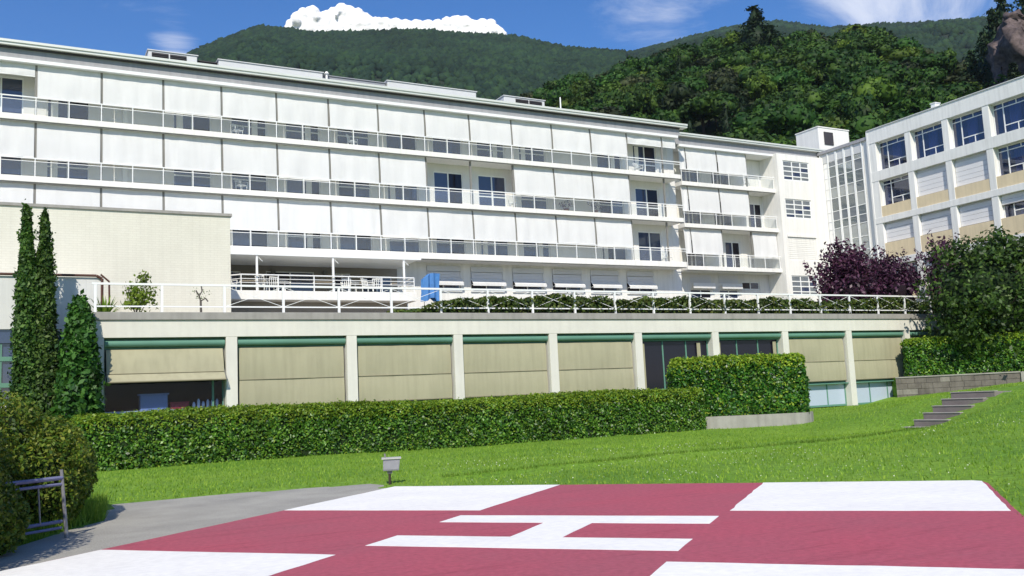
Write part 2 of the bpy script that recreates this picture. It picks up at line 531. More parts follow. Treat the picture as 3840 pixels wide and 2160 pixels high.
class MB:
    def __init__(s):
        s.v, s.f = [], []

    def quad(s, a, b, c, d):
        n = len(s.v)
        s.v += [a, b, c, d]
        s.f.append((n, n + 1, n + 2, n + 3))

    def box(s, u0, u1, v0, v1, w0, w1, F=FX):
        n = len(s.v)
        for w in (w0, w1):
            for (u, v) in ((u0, v0), (u1, v0), (u1, v1), (u0, v1)):
                s.v.append(F(u, v, w))
        for q in ((0, 1, 2, 3), (5, 4, 7, 6), (4, 0, 3, 7), (1, 5, 6, 2), (3, 2, 6, 7), (4, 5, 1, 0)):
            s.f.append(tuple(n + i for i in q))
        return s

    def prism(s, poly, z0, z1):
        n, k = len(s.v), len(poly)
        s.v += [(x, y, z0) for x, y in poly] + [(x, y, z1) for x, y in poly]
        s.f.append(tuple(n + k + i for i in range(k)))
        s.f.append(tuple(n + k - 1 - i for i in range(k)))
        for i in range(k):
            j = (i + 1) % k
            s.f.append((n + i, n + j, n + k + j, n + k + i))
        return s

    def tube(s, p, q, r, n=8, r2=None):
        p, q = Vector(p), Vector(q)
        d = (q - p).normalized()
        a = d.orthogonal().normalized()
        b = d.cross(a)
        r2 = r if r2 is None else r2
        k = len(s.v)
        for c, rr in ((p, r), (q, r2)):
            for i in range(n):
                t = 2 * math.pi * i / n
                s.v.append(tuple(c + (a * math.cos(t) + b * math.sin(t)) * rr))
        for i in range(n):
            j = (i + 1) % n
            s.f.append((k + i, k + j, k + n + j, k + n + i))
        s.f.append(tuple(k + n - 1 - i for i in range(n)))
        s.f.append(tuple(k + n + i for i in range(n)))
        return s

    def path(s, pts, r, n=8):
        for a, b in zip(pts[:-1], pts[1:]):
            s.tube(a, b, r, n)
        return s

    def bar(s, p, q, w, h):
        """rectangular bar from p to q, w wide sideways, h high"""
        p, q = Vector(p), Vector(q)
        d = (q - p).normalized()
        a = d.cross(Vector((0, 0, 1)))
        a = a.normalized() if a.length > 1e-4 else Vector((1, 0, 0))
        b = a.cross(d)
        k = len(s.v)
        for c in (p, q):
            for (i, j) in ((-1, -1), (1, -1), (1, 1), (-1, 1)):
                s.v.append(tuple(c + a * (i * w / 2) + b * (j * h / 2)))
        for f in ((0, 1, 2, 3), (5, 4, 7, 6), (4, 0, 3, 7), (1, 5, 6, 2), (3, 2, 6, 7), (4, 5, 1, 0)):
            s.f.append(tuple(k + i for i in f))
        return s

    def wall(s, F, u0, u1, v0, v1, w, openings, depth):
        """wall face at w with true openings and their reveals"""
        us = sorted({u0, u1, *[o[0] for o in openings], *[o[1] for o in openings]})
        vs = sorted({v0, v1, *[o[2] for o in openings], *[o[3] for o in openings]})
        us = [u for u in us if u0 <= u <= u1]
        vs = [v for v in vs if v0 <= v <= v1]
        for a, b in zip(us[:-1], us[1:]):
            for c, d in zip(vs[:-1], vs[1:]):
                mu, mv = (a + b) / 2, (c + d) / 2
                if any(o[0] < mu < o[1] and o[2] < mv < o[3] for o in openings):
                    continue
                s.quad(F(a, c, w), F(b, c, w), F(b, d, w), F(a, d, w))
        for (a, b, c, d) in openings:
            e = w + depth
            s.quad(F(a, c, w), F(a, c, e), F(b, c, e), F(b, c, w))
            s.quad(F(a, d, w), F(b, d, w), F(b, d, e), F(a, d, e))
            s.quad(F(a, c, w), F(a, d, w), F(a, d, e), F(a, c, e))
            s.quad(F(b, c, w), F(b, c, e), F(b, d, e), F(b, d, w))
        return s

    def mesh(s, name, mt, off=(0, 0, 0), smooth=False):
        me = bpy.data.meshes.new(name)
        ox, oy, oz = off
        me.from_pydata([(x - ox, y - oy, z - oz) for x, y, z in s.v], [], s.f)
        me.materials.append(M[mt] if isinstance(mt, str) else mt)
        if smooth:
            me.polygons.foreach_set('use_smooth', [True] * len(me.polygons))
        me.update()
        return me

    def build(s, name, mt, parent=None, kind=None, smooth=False, bevel=0.0):
        c = wloc(parent)
        o = link(name, s.mesh(name, mt, c, smooth), parent, c, kind=kind)
        if bevel:
            b = o.modifiers.new('bevel', 'BEVEL')
            b.width = bevel
            b.segments = 2
            b.limit_method = 'ANGLE'
        return o


def norm(v):
    return v / np.maximum(np.linalg.norm(v, axis=-1, keepdims=True), 1e-9)


def leaves(P, N, size, jit=0.7, aspect=0.55):
    """one diamond leaf with a fold per point; returns verts, quads"""
    n = len(P)
    nn = norm(N + jit * rng.normal(size=(n, 3)))
    a = norm(np.cross(nn, rng.normal(size=(n, 3))))
    b = np.cross(nn, a)
    sz = (size * rng.uniform(0.65, 1.35, n))[:, None] if np.ndim(size) == 0 else (size * rng.uniform(0.75, 1.25, n))[:, None]
    V = np.stack([P - a * sz, P + b * sz * aspect + nn * sz * 0.12, P + a * sz, P - b * sz * aspect + nn * sz * 0.12], 1)
    return V.reshape(-1, 3), np.arange(4 * n).reshape(-1, 4)


def merge(parts):
    V, F, k = [], [], 0
    for v, f in parts:
        V.append(v)
        F.append(f + k)
        k += len(v)
    return np.concatenate(V), np.concatenate(F)


def fnoise(P, seed, freq):
    """cheap smooth pseudo-noise, about -1..1"""
    r = np.random.default_rng(seed)
    o = np.zeros(len(P))
    for i in range(6):
        k = r.normal(size=3) * freq * (1.0 + 0.55 * i)
        o += np.sin(P @ k + r.uniform(0, 6.28)) / (1 + 0.5 * i)
    return o / 2.2


# ------------------------------------------------------------------ ground
CP = np.array([(0, 0, 0), (10, 0, 0), (5, 12, 0), (12, 8, 0), (14, 9.9, .03), (7, 18.7, .02), (0, 20, .03), (2.4, 30.6, .1),
               (8, 24, .06), (16, 24, .06), (14, 30.4, .08), (24, 28.8, .1), (27, 27, .13), (30, 29, .32), (33, 31, .40), (3, 36, .4), (20, 36, .35), (31, 35.5, .42),
               (42, 35.3, .46), (14.6, 18.9, .05), (19.3, 19.3, .05), (25.0, 20.6, .0), (26.1, 20.7, -.04), (27.2, 20.9, .22), (27.3, 22.6, .18), (27.0, 24, .10), (29.2, 20.6, 1.10), (30.5, 24, .9), (30, 26.5, .35), (34, 24, 1.15),
               (36, 29, .75), (40, 28, 1.15), (46.9, 30.7, 1.2), (43.4, 35.5, .72), (33.4, 21.6, 1.2), (27, 17.5, .98), (24, 17, .42), (30, 15, 1.35), (20, 13, .38), (16, 10, .14), (18, 15, .16), (22, 10, .7),
               (50, 20, 2.2), (60, 0, 2.5), (-20, 20, 0), (-20, 0, 0), (-10, 36, .3), (0, -15, 0), (30, -15, .6), (60, 40, 1.4)], float)


def _phi(r):
    return np.sqrt(r * r + 0.6)


_A = _phi(np.linalg.norm(CP[:, None, :2] - CP[None, :, :2], axis=2))
_WT = np.linalg.solve(np.block([[_A, np.ones((len(CP), 1))], [np.ones((1, len(CP))), np.zeros((1, 1))]]), np.append(CP[:, 2], 0))

PA, PD = (-9.62, 1.37), (5.4, 17.15)         # the pad, across and deep
PY = math.radians(50.174)
D1 = np.array([math.cos(PY), -math.sin(PY)])
D2 = np.array([math.sin(PY), math.cos(PY)])


def padxy(a, d):
    p = D1 * a + D2 * d
    return (float(p[0]), float(p[1]))


APRON = [(7.0, 18.95), (6.9, 19.55), (4.22, 20.19), (1.68, 20.12), (1.38, 17.1), (0.76, 16.15), (-0.11, 14.26), (-0.9, 12.6), (-3, 8), (0.0, 4.0), (4, 10)]


def inpoly(X, Y, poly):
    c = np.zeros(X.shape, bool)
    j = len(poly) - 1
    for i in range(len(poly)):
        xi, yi = poly[i]
        xj, yj = poly[j]
        c ^= ((yi > Y) != (yj > Y)) & (X < (xj - xi) * (Y - yi) / (yj - yi + 1e-12) + xi)
        j = i
    return c


def inpad(X, Y, m=0.0):
    a = X * D1[0] + Y * D1[1]
    d = X * D2[0] + Y * D2[1]
    return (a > PA[0] - m) & (a < PA[1] + m) & (d > PD[0] - m) & (d < PD[1] + m)


def gz(X, Y):
    X, Y = np.atleast_1d(np.asarray(X, float)), np.atleast_1d(np.asarray(Y, float))
    sh = X.shape
    P = np.stack([X.ravel(), Y.ravel()], 1)
    z = np.empty(len(P))
    for i in range(0, len(P), 20000):
        q = P[i:i + 20000]
        z[i:i + 20000] = _phi(np.linalg.norm(q[:, None] - CP[None, :, :2], axis=2)) @ _WT[:-1] + _WT[-1]
    x, y = P[:, 0], P[:, 1]
    # the mown bank edge that runs from the pad to the steps
    line = 19.35 + 0.02 * (x - 8) + 0.12 * np.sin(x * 0.5)
    on = np.clip((x - 7.5) / 2, 0, 1) * np.clip((26.5 - x) / 1.5, 0, 1)
    z = z + on * -0.075 * np.tanh((line - y) * 5) * np.exp(-((y - line) / 2.5) ** 2)
    z = z + 0.012 * fnoise(np.stack([x, y, 0 * x], 1), 3, 0.8)
    far = np.clip((np.hypot(x - 20, y - 18) - 45) / 40, 0, 1)
    z = z * (1 - far) + 0.3 * far
    flat = inpad(x, y, 0.05) | inpoly(x, y, APRON)
    z = np.where(flat, np.minimum(z, -0.02), z)
    return z.reshape(sh)


def gz1(x, y):
    return float(gz(x, y)[0])


def axis(lo, hi, step, far):
    c = list(np.arange(lo, hi + 1e-6, step))
    g, s_ = [], step
    x = hi
    while x < far:
        s_ *= 1.5
        x += s_
        g.append(x)
    h, s_ = [], step
    x = lo
    while x > -far:
        s_ *= 1.5
        x -= s_
        h.append(x)
    return np.array(h[::-1] + c + g)


gx, gy = axis(-10, 58, 0.33, 3000), axis(-4, 37, 0.33, 3000)
GX, GY = np.meshgrid(gx, gy, indexing='ij')
GZ = gz(GX, GY)
nx, ny = GX.shape
idx = np.arange(nx * ny).reshape(nx, ny)
Fq = np.stack([idx[:-1, :-1], idx[1:, :-1], idx[1:, 1:], idx[:-1, 1:]], -1).reshape(-1, 4)
link('ground', np_mesh('ground', np.stack([GX, GY, GZ], -1).reshape(-1, 3), Fq, M['lawn'], True), kind='structure')

# helipad slab with its painted marks and the asphalt apron
def padrect(a0, a1, d0, d1):
    return [padxy(a0, d0), padxy(a1, d0), padxy(a1, d1), padxy(a0, d1)]


def ragged(poly, step=0.35, amp=0.02):
    o = []
    for p, q in zip(poly, poly[1:] + poly[:1]):
        L = math.hypot(q[0] - p[0], q[1] - p[1])
        n = max(1, int(L / step))
        for i in range(n):
            t = i / n
            j = amp if 0 < i else amp * 0.3
            o.append((p[0] + (q[0] - p[0]) * t + rnd.uniform(-j, j), p[1] + (q[1] - p[1]) * t + rnd.uniform(-j, j)))
    return o


padpoly = [padxy(PA[0], PD[0]), padxy(PA[1] + .25, PD[0])]
for (a, d) in ((PA[1] + .25, 9.0), (PA[1] + .03, 13.0), (PA[1] + .02, PD[1] - .1), (PA[1] - .15, PD[1]), (-9.3, PD[1]), (PA[0], PD[1] - .6), (PA[0], 12.5)):
    padpoly.append(padxy(a, d))
pad = MB().prism(ragged(padpoly, 0.5, 0.012), -0.1, 0.004).build('helipad', 'red', kind='structure')
for (a0, a1, d0, d1) in ((PA[0] + .02, -6.05, 5.5, 9.36), (-2.18, PA[1] + .02, 5.5, 9.36), (PA[0] + .02, -5.98, 13.32, PD[1] - .02), (-2.16, PA[1] - .05, 13.3, PD[1] - .02)):
    pts = ragged(padrect(a0, a1, d0, d1), 0.3, 0.012)
    MB().prism(pts, 0.005, 0.008).build('white_marking', 'padwhite', pad)
H = MB()
for (a0, a1, d0, d1) in ((-6.04, -2.2, 10.0, 10.80), (-6.04, -2.22, 12.03, 12.74), (-4.46, -3.78, 10.801, 12.029)):
    H.prism(ragged(padrect(a0, a1, d0, d1), 0.4, 0.006), 0.005, 0.008)
H.build('letter_h', 'padwhite', pad)
ap = MB().prism(ragged(APRON, 0.6, 0.03), -0.1, -0.001)
ap.build('apron', 'asphalt', kind='structure')
# ragged turf and dirt lip along the outer edge of the pad

# ------------------------------------------------------------------ the long white building
FL = [10.72, 13.89, 17.05]
COURSE0, COURSE1 = 19.77, 19.94
YF, YB, YW = 51.0, 51.32, 52.5                 # slab front, blind plane, back wall
U0, UP = 0.85, 3.064                           # first post, bay pitch in the blind plane
hosp = empty('hospital_building', (20, 51, 5.5), 'long white building with rows of white canvas blinds on its three balcony floors', 'building')


def blind_mesh(name, w, h, mt='blind', tilt=0.10, amp=0.022, seed=0, hem=0.03, seg=14, seamat=None):
    """hanging canvas: local x 0..w, z 0..-h, bellied and creased, rolled hem at the bottom, two faces"""
    r = random.Random(seed)
    ph = [(r.uniform(1.5, 7.5), r.uniform(0, 6), r.uniform(0.3, 1)) for _ in range(4)]
    mb = MB()
    nv = 7

    def pt(i, j, back):
        u, t = i / seg, j / nv
        d = sum(k * math.sin(f * u * 6.28 / 2 + p + t * 1.3) for f, p, k in ph) * amp * (0.35 + 0.65 * t)
        y = -tilt * t - 0.03 * math.sin(math.pi * t) + d + (0.012 if back else 0)
        return (u * w, y, -h * t + 0.01 * math.sin(math.pi * u) * -t)
    for back in (0, 1):
        k = len(mb.v)
        for j in range(nv + 1):
            for i in range(seg + 1):
                mb.v.append(pt(i, j, back))
        for j in range(nv):
            for i in range(seg):
                a = k + j * (seg + 1) + i
                mb.f.append((a, a + 1, a + seg + 2, a + seg + 1))
    n0 = len(mb.f)
    me = mb.mesh(name, mt, smooth=True)
    return me


def hem_mesh(name, w, tilt, h, r=0.022, mt='white_clean'):
    return MB().tube((0, -tilt, -h), (w, -tilt, -h), r, 6).mesh(name, mt)


# --- section one
OPEN = {(1, 12), (1, 13), (2, 7), (2, 8), (2, 12), (2, 13)}
OPEN = {(0, 12), (0, 13), (1, 7), (1, 8), (1, 12), (1, 13)}
SHORT = {(2, 12): 0.72, (2, 13): 0.72, (2, -1): 0.62}
PLAIN = {-3 + 4 * k for k in range(0, 8)} | {1, 10}
PLAIN = {1, 10, -3}
BAYS = range(-4, 13)
XEND = 41.98
top = [13.56, 16.75, COURSE0]
bz = [FL[i] + 0.93 for i in range(3)]
BM = {}


def blind(par, x, w, ztop, zbot, seed, y=YB, tilt=0.10):
    key = (round(w, 2), round(ztop - zbot, 2), seed % 5, tilt)
    if key not in BM:
        BM[key] = (blind_mesh('blind', w, ztop - zbot, seed=seed, tilt=tilt, amp=0.017), hem_mesh('hem', w, tilt, ztop - zbot))
    b = link('blind', BM[key][0], par, (x, y, ztop))
    link('hem', BM[key][1], b, (x, y, ztop))
    return b


def french_window(par, F, u0, u1, v0, v1, w, leaves_n=2, openleaf=None, transom=None, fr='white_clean', glass='glass_dark', t=0.07, extra=()):
    """frame in an opening with a pane per leaf; returns the frame object"""
    mb = MB()
    mb.box(u0, u1, v0, v0 + t, w, w + 0.07, F)
    mb.box(u0, u1, v1 - t, v1, w, w + 0.07, F)
    W_ = (u1 - u0) / leaves_n
    for i in range(leaves_n + 1):
        a = u0 + i * W_
        a0 = a if i == 0 else (a - t if i == leaves_n else a - t * 0.6)
        a1 = a + t if i == 0 else (a if i == leaves_n else a + t * 0.6)
        mb.box(a0, a1, v0 + t, v1 - t, w + 0.003, w + 0.067, F)
    if transom:
        for tz in (transom if isinstance(transom, (list, tuple)) else [transom]):
            mb.box(u0 + t, u1 - t, tz - t / 2, tz + t / 2, w + 0.006, w + 0.064, F)
    fo = mb.build('window', fr, par)
    for i in range(leaves_n):
        a0, a1 = u0 + i * W_ + t * 0.6, u0 + (i + 1) * W_ - t * 0.6
        g = MB().box(a0, a1, v0 + t * 0.9, v1 - t * 0.9, w + 0.03, w + 0.04, F)
        g.build('pane', 'glass_unlit' if openleaf == i else glass, fo)
    return fo


openings = []
wins = []
for fl in range(3):
    for b in BAYS:
        if b in PLAIN or b == 12:
            if b != 12:
                continue
        x0 = U0 * YW / YB - 0.02 + (b * 3.045 * YW / YF)
        o = (x0 + 0.52, x0 + 2.58, FL[fl] + 0.10, FL[fl] + 2.36)
        openings.append(o)
        wins.append((o, fl, b))
gf = []
for k in range(-1, 6):
    gx0 = 22.6 + 3.03 * k
    if gx0 > 39.5:
        break
    gf.append((gx0, gx0 + 2.28, 8.62, 9.86))
gf_low = [g for g in gf if g[0] > 22]
mb = MB().wall(FX, -12, 42.6, 7.3, COURSE0, YW, openings + gf_low, 0.16)
mb.build('back_wall', 'wall_in', hosp)
for i, (o, fl, b) in enumerate(wins):
    r = rnd.random()
    ol = None if r < 0.5 else (1 if r < 0.85 else 0)
    if (fl, b) == (1, 7):
        ol = 1
    if (fl, b) == (1, 8):
        ol = None
    french_window(hosp, FX, o[0], o[1], o[2], o[3], YW + 0.06, 2, ol, transom=o[2] + 0.85 if rnd.random() < 0.5 else None)
    if rnd.random() < 0.35:       # a pale curtain drawn behind part of the glass is seen as a lighter strip
        u = o[0] + rnd.choice((0.2, 1.2))
        MB().box(u, u + 0.35, o[2] + 0.1, o[3] - 0.1, YW + 0.085, YW + 0.088).build('curtain', 'white', hosp)
# ground-floor windows: shutter half down, drop-arm blind standing out into the sun
for (a, b_, c, d) in gf_low:
    f = french_window(hosp, FX, a, b_, c, d, YW + 0.08, 2, 0, t=0.06)
    MB().box(a - 0.02, b_ + 0.02, d - 0.04, d + 0.30, YW - 0.12, YW - 0.01).build('shutter_box', 'unitgrey', hosp)
    sb = MB()
    for k in range(5):
        sb.box(a + 0.03, b_ - 0.03, d - 0.06 - 0.09 * (k + 1), d - 0.06 - 0.09 * k - 0.012, YW - 0.05 - 0.01 * (k % 2), YW + 0.02)
    sb.build('shutter', 'shutter', hosp)
    aw = MB()
    z1_, z0_ = d - 0.52, d - 0.80
    aw.quad((a - 0.05, YW - 0.12, z1_), (b_ + 0.05, YW - 0.12, z1_), (b_ + 0.05, YW - 0.42, z0_), (a - 0.05, YW - 0.42, z0_))
    aw.quad((a - 0.05, YW - 0.12, z1_ + .012), (b_ + 0.05, YW - 0.12, z1_ + .012), (b_ + 0.05, YW - 0.42, z0_ + .012), (a - 0.05, YW - 0.42, z0_ + .012))
    aw.box(a - 0.05, b_ + 0.05, z0_ - 0.16, z0_, YW - 0.435, YW - 0.415)
    aw.tube((a - 0.02, YW - 0.01, z0_ - 0.1), (a - 0.02, YW - 0.42, z0_ - 0.06), 0.015, 6)
    aw.tube((b_ + 0.02, YW - 0.01, z0_ - 0.1), (b_ + 0.02, YW - 0.42, z0_ - 0.06), 0.015, 6)
    aw.build('awning', 'blind', hosp)
    MB().box(a - 0.06, b_ + 0.06, c - 0.07, c, YW - 0.14, YW + 0.02).build('sill', 'white_clean', hosp)
# whiter copy of the balcony plaster, the ground floor's sunlight put into its colour
mb = MB().wall(FX, 20.6, 42.6, 7.3, 10.38, YW - 0.03, [(a - .02, b_ + .02, c - 0.01, d + 0.02) for a, b_, c, d in gf_low], 0.028)
mb.build('ground_floor_wall', 'wall_gf', hosp)

for fl in range(3):
    z = FL[fl]
    th = 0.30 if fl else 0.38
    MB().box(-12, XEND, z - th, z, YF, YW).build('balcony_slab', 'white', hosp, bevel=0.012)
    MB().box(-12, XEND - 0.02, z - th - 0.035, z - th - 0.002, YF + 0.05, YF + 0.11).build('shadow_strip', 'post', hosp)  # dark strip painting the shadow line under the slab
    # railing
    rl = MB().box(-12, XEND, z + 0.90, z + 0.955, YF + 0.03, YF + 0.09)
    rl.build('top_rail', 'white_clean', hosp)
    MB().box(-12, XEND, z + 0.75, z + 0.78, YF + 0.045, YF + 0.075).build('second_rail', 'white_clean', hosp)
MB().box(-12, XEND, COURSE0, COURSE1, YF, YW - 0.4).build('string_course', 'white_clean', hosp)
MB().box(-12, XEND + 0.2, COURSE1, 20.52, YF + 0.12, YW - 0.2).build('eaves_band', 'roofgrey', hosp)
MB().box(-12, XEND + 0.2, 20.45, 20.515, YF - 0.02, YF + 0.115).build('gutter_shade', 'louvre', hosp)  # solid dark strip standing for the shaded slit below the gutter
gut = MB()
for i, (z0, z1, y0, y1) in enumerate(((20.53, 20.66, YF - 0.20, YF + 0.4), (20.663, 20.79, YF - 0.26, YF + 0.4))):
    gut.box(-12, XEND + 0.75, z0, z1, y0, y1)
gut.build('gutter', 'gutter', hosp)
MB().box(-12, XEND + 0.6, 20.5, 20.75, YF + 0.41, 66).build('roof', 'roofgrey', hosp)
MB().box(-12, 42.55, 7.0, 20.49, 53.2, 66).box(42.56, 58.4, 7.0, 20.41, 54.3, 66).build('rear_block', 'wall_in', hosp)
# posts and blinds
pm = MB().box(-0.05, 0.05, 0, 1, -0.05, 0.05).mesh('post', 'post')
prm = MB().box(-0.022, 0.022, 0, 0.95, -0.022, 0.022).mesh('railing_post', 'white_clean')
gpm = {}
for fl in range(3):
    zt = top[fl]
    for b in list(BAYS) + [13]:
        x = U0 + b * UP
        if x < XEND:
            link('post', pm, hosp, (x, YB + 0.04, FL[fl]), scale=(1, 1, zt - FL[fl]))
    for b in BAYS:
        x = U0 + b * UP
        wd = UP if b < 12 else UP
        for k in (0, 0.5):
            xx = (x + k * UP) * YF / YB
            if xx < XEND:
                link('railing_post', prm, hosp, (xx, YF + 0.06, FL[fl]))
                w_ = min(UP / 2 - 0.06, XEND - xx - 0.06)
                if w_ < 0.2:
                    continue
                key = round(w_, 2)
                if key not in gpm:
                    gpm[key] = MB().box(0, w_, 0.06, 0.745, -0.006, 0.006).mesh('railing_panel', 'glass_rail')
                link('railing_panel', gpm[key], hosp, (xx + 0.03, YF + 0.06, FL[fl]))
        w2 = UP - 0.12
        if (fl, b) in SHORT:
            blind(hosp, x + 0.06, w2, zt - 0.02, zt - SHORT[(fl, b)], b, tilt=0.03)
        elif (fl, b) not in OPEN:
            blind(hosp, x + 0.06, w2, zt - 0.02, bz[fl] + (0.02 if fl == 2 else 0.0) + rnd.choice((0, 0, 0.04, -0.05, 0.02, 0.09)), b + 3 * fl)
    if (fl, 13) in SHORT:
        x = U0 + 13 * UP
        blind(hosp, x + 0.06, 1.15, zt - 0.02, zt - 0.72, 3, tilt=0.03)
# white pillar strips on the plain bays
for fl in (1, 2):
    MB().box(5.05, 5.3, FL[fl] + 0.01, FL[fl] + 2.7, YW - 0.14, YW - 0.005).build('pilaster', 'white', hosp)
# right-hand end wall of section one
MB().box(42.0, 42.6, 7.3, COURSE0, YW - 0.02, 53.4).build('end_wall', 'wall_in', hosp)

# --- section two, set back
Y2 = 52.5
S0, S1 = 43.62, 52.55
YW2 = Y2 + 1.5
ops2 = []
for fl in range(3):
    for (a, b) in ((0.75, 2.7), (3.8, 5.75)):
        ops2.append((S0 + a, S0 + b, FL[fl] + 0.08, FL[fl] + 2.3))
    if fl == 1:
        ops2.append((S0 + 7.35, S0 + 8.75, FL[fl] + 0.08, FL[fl] + 2.25))
    if fl == 0:
        ops2[-1] = (S0 + 4.7, S0 + 6.2, FL[fl] + 0.08, FL[fl] + 2.25)
gf2 = [(S0 + 1.0, S0 + 3.0, 8.5, 9.2), (S0 + 3.8, S0 + 5.7, 8.5, 9.2), (S0 + 6.1, S0 + 7.9, 9.25, 9.85)]
MB().wall(FX, 42.6, S1 + 0.3, 7.3, COURSE0, YW2, ops2 + gf2, 0.15).build('back_wall', 'wall_gf', hosp)
for i, o in enumerate(ops2 + gf2):
    french_window(hosp, FX, *o, YW2 + 0.05, 2, i % 3 if i % 3 < 2 else None, transom=None)
for i, g in enumerate(gf2[:2]):
    MB().box(g[0] - 0.05, g[1] + 0.05, g[3] + 0.02, g[3] + 0.42, YW2 - 0.45, YW2 - 0.42).build('awning', 'blind', hosp)
    sb = MB()
    for k in range(5):
        sb.box(g[0], g[1], g[3] + 0.5 + 0.12 * k, g[3] + 0.6 + 0.12 * k, YW2 - 0.03 - 0.008 * (k % 2), YW2 - 0.004)
    sb.build('shutter', 'shutter', hosp)
for fl in range(3):
    z = FL[fl]
    MB().box(S0 - 0.35, S1, z - 0.30, z, Y2, YW2).build('balcony_slab', 'white', hosp, bevel=0.012)
    MB().box(S0 - 0.3, S1 - 0.02, z - 0.335, z - 0.302, Y2 + 0.05, Y2 + 0.11).build('shadow_strip', 'post', hosp)  # same dark strip for the slab's underside shadow
    MB().box(S0 - 0.35, S1, z + 0.90, z + 0.955, Y2 + 0.03, Y2 + 0.09).build('top_rail', 'white_clean', hosp)
    MB().box(S0 - 0.35, S1, z + 0.75, z + 0.78, Y2 + 0.045, Y2 + 0.075).build('second_rail', 'white_clean', hosp)
    for k in range(7):
        x = S0 - 0.3 + k * 1.52
        if x > S1:
            break
        link('railing_post', prm, hosp, (x, Y2 + 0.06, z))
        w_ = min(1.46, S1 - x - 0.05)
        if w_ > 0.3:
            key = round(w_, 2)
            if key not in gpm:
                gpm[key] = MB().box(0, w_, 0.06, 0.745, -0.006, 0.006).mesh('railing_panel', 'glass_rail')
            link('railing_panel', gpm[key], hosp, (x + 0.03, Y2 + 0.06, z))
    for x in (S0 + 0.35, S0 + 3.38, S0 + 6.35):
        link('post', pm, hosp, (x, Y2 + 0.36, z), scale=(1, 1, top[fl] - z))
    blind(hosp, S0 - 0.28, 0.58, top[fl] - 0.02, bz[fl], 1, y=Y2 + 0.3)
    blind(hosp, S0 + 0.41, 2.9, top[fl] - 0.02, bz[fl], 2 + fl, y=Y2 + 0.3)
    if fl:
        blind(hosp, S0 + 3.44, 2.85, top[fl] - 0.02, bz[fl] - 0.03, 4 - fl, y=Y2 + 0.3)
    else:
        blind(hosp, S0 + 6.41, 2.45, top[fl] - 0.02, bz[fl] - 0.1, 2, y=Y2 + 0.3)
MB().box(S0 - 0.35, S1, COURSE0 - 0.08, COURSE1 - 0.08, Y2, YW2 - 0.1).build('string_course', 'white_clean', hosp)
MB().box(42.3, 58.2, COURSE1 - 0.08, 20.42, Y2 + 0.1, YW2 + 0.2).build('eaves_band', 'roofgrey', hosp)
gut = MB()
for (z0, z1, y0, y1) in ((20.44, 20.56, Y2 - 0.20, Y2 + 0.4), (20.563, 20.68, Y2 - 0.26, Y2 + 0.4)):
    gut.box(43.2, 58.35, z0, z1, y0, y1)
gut.build('gutter', 'gutter', hosp)
MB().box(42.9, 58.3, 20.43, 20.62, Y2 + 0.41, 66).build('roof', 'roofgrey', hosp)

# --- white end block with gridded windows
E0, E1, YE = S1, 57.6, 52.1
eo = [(E0 + 0.62, E0 + 3.45, 17.75, 19.33), (E0 + 0.55, E0 + 3.35, 14.72, 16.25), (E0 + 0.55, E0 + 3.35, 8.55, 10.15)]
closed = (E0 + 0.5, E0 + 3.5, 11.35, 13.2)
MB().wall(FX, E0, E1, 7.2, COURSE0 - 0.02, YE, eo + [closed], 0.14).build('end_block_wall', 'white', hosp)
MB().box(E0, E0 + 0.25, 7.2, COURSE0 - 0.03, YE + 0.004, YW2 + 0.1).build('end_block_side', 'white', hosp)
MB().box(E0, E1, COURSE0 - 0.019, COURSE1 - 0.09, YE, Y2 + 0.3).build('end_block_cap', 'white', hosp)
for (a, b, c, d) in eo:
    mb = MB()
    t = 0.085
    hh = d - c
    for u in (a, a + (b - a) * 0.34, a + (b - a) * 0.66, b - t):
        mb.box(u, u + t, c, d, YE + 0.06, YE + 0.13)
    for f_ in (0, 0.2, 0.47, 0.73, 1):
        z = c + (hh - t) * f_
        mb.box(a + 0.01, b - 0.01, z, z + t, YE + 0.063, YE + 0.127)
    fo = mb.build('window', 'white_clean', hosp)
    for i in range(3):
        for j in range(4):
            fs, us = (0, 0.2, 0.47, 0.73, 1), (0, 0.34, 0.66, 1)
            MB().box(a + (b - a) * us[i] + 0.04, a + (b - a) * us[i + 1] - 0.01, c + hh * fs[j] + 0.04, c + hh * fs[j + 1] - 0.01, YE + 0.09, YE + 0.1).build('pane', 'glass_grey' if (i * 5 + j * 3) % 4 else 'glass_dark', fo)
sb = MB()
a, b, c, d = closed
for k in range(12):
    z = c + (d - c) * k / 12
    sb.box(a + 0.01, b - 0.01, z, z + (d - c) / 12 - 0.012, YE + 0.05 - 0.006 * (k % 2), YE + 0.12)
sb.build('shutter', 'white', hosp)
MB().box(a - 0.05, b + 0.05, d + 0.005, d + 0.2, YE - 0.06, YE - 0.002).build('shutter_box', 'white', hosp)

# ------------------------------------------------------------------ things on the roof
def roof_box(name, label, cat, x0, x1, z1, mt, y=53.3, d=1.6, louv=None, z0=20.76, group=None):
    e = empty(name, ((x0 + x1) / 2, y + d / 2, z0), label, cat, group)
    b = MB().box(x0, x1, z0, z1, y, y + d).build('casing', mt, e, bevel=0.03)
    MB().box(x0 - 0.06, x1 + 0.06, z1, z1 + 0.05, y - 0.06, y + d + 0.06).build('cover_sheet', mt, e)
    if louv:
        n = max(1, int((louv[1] - louv[0]) / 0.9))
        w = (louv[1] - louv[0]) / n
        for k in range(n):
            g = MB()
            u0_, u1_ = louv[0] + k * w + 0.04, louv[0] + (k + 1) * w - 0.04
            g.box(u0_, u1_, z0 + 0.75, z1 - 0.1, y - 0.03, y - 0.004)
            for q in range(4):
                zz = z0 + 0.78 + (z1 - z0 - 0.9) * q / 4
                g.quad((u0_, y - 0.035, zz), (u1_, y - 0.035, zz), (u1_, y - 0.09, zz - 0.05 + 0.08), (u0_, y - 0.09, zz - 0.05 + 0.08))
            g.build('louvre', 'louvre', e)
    return e


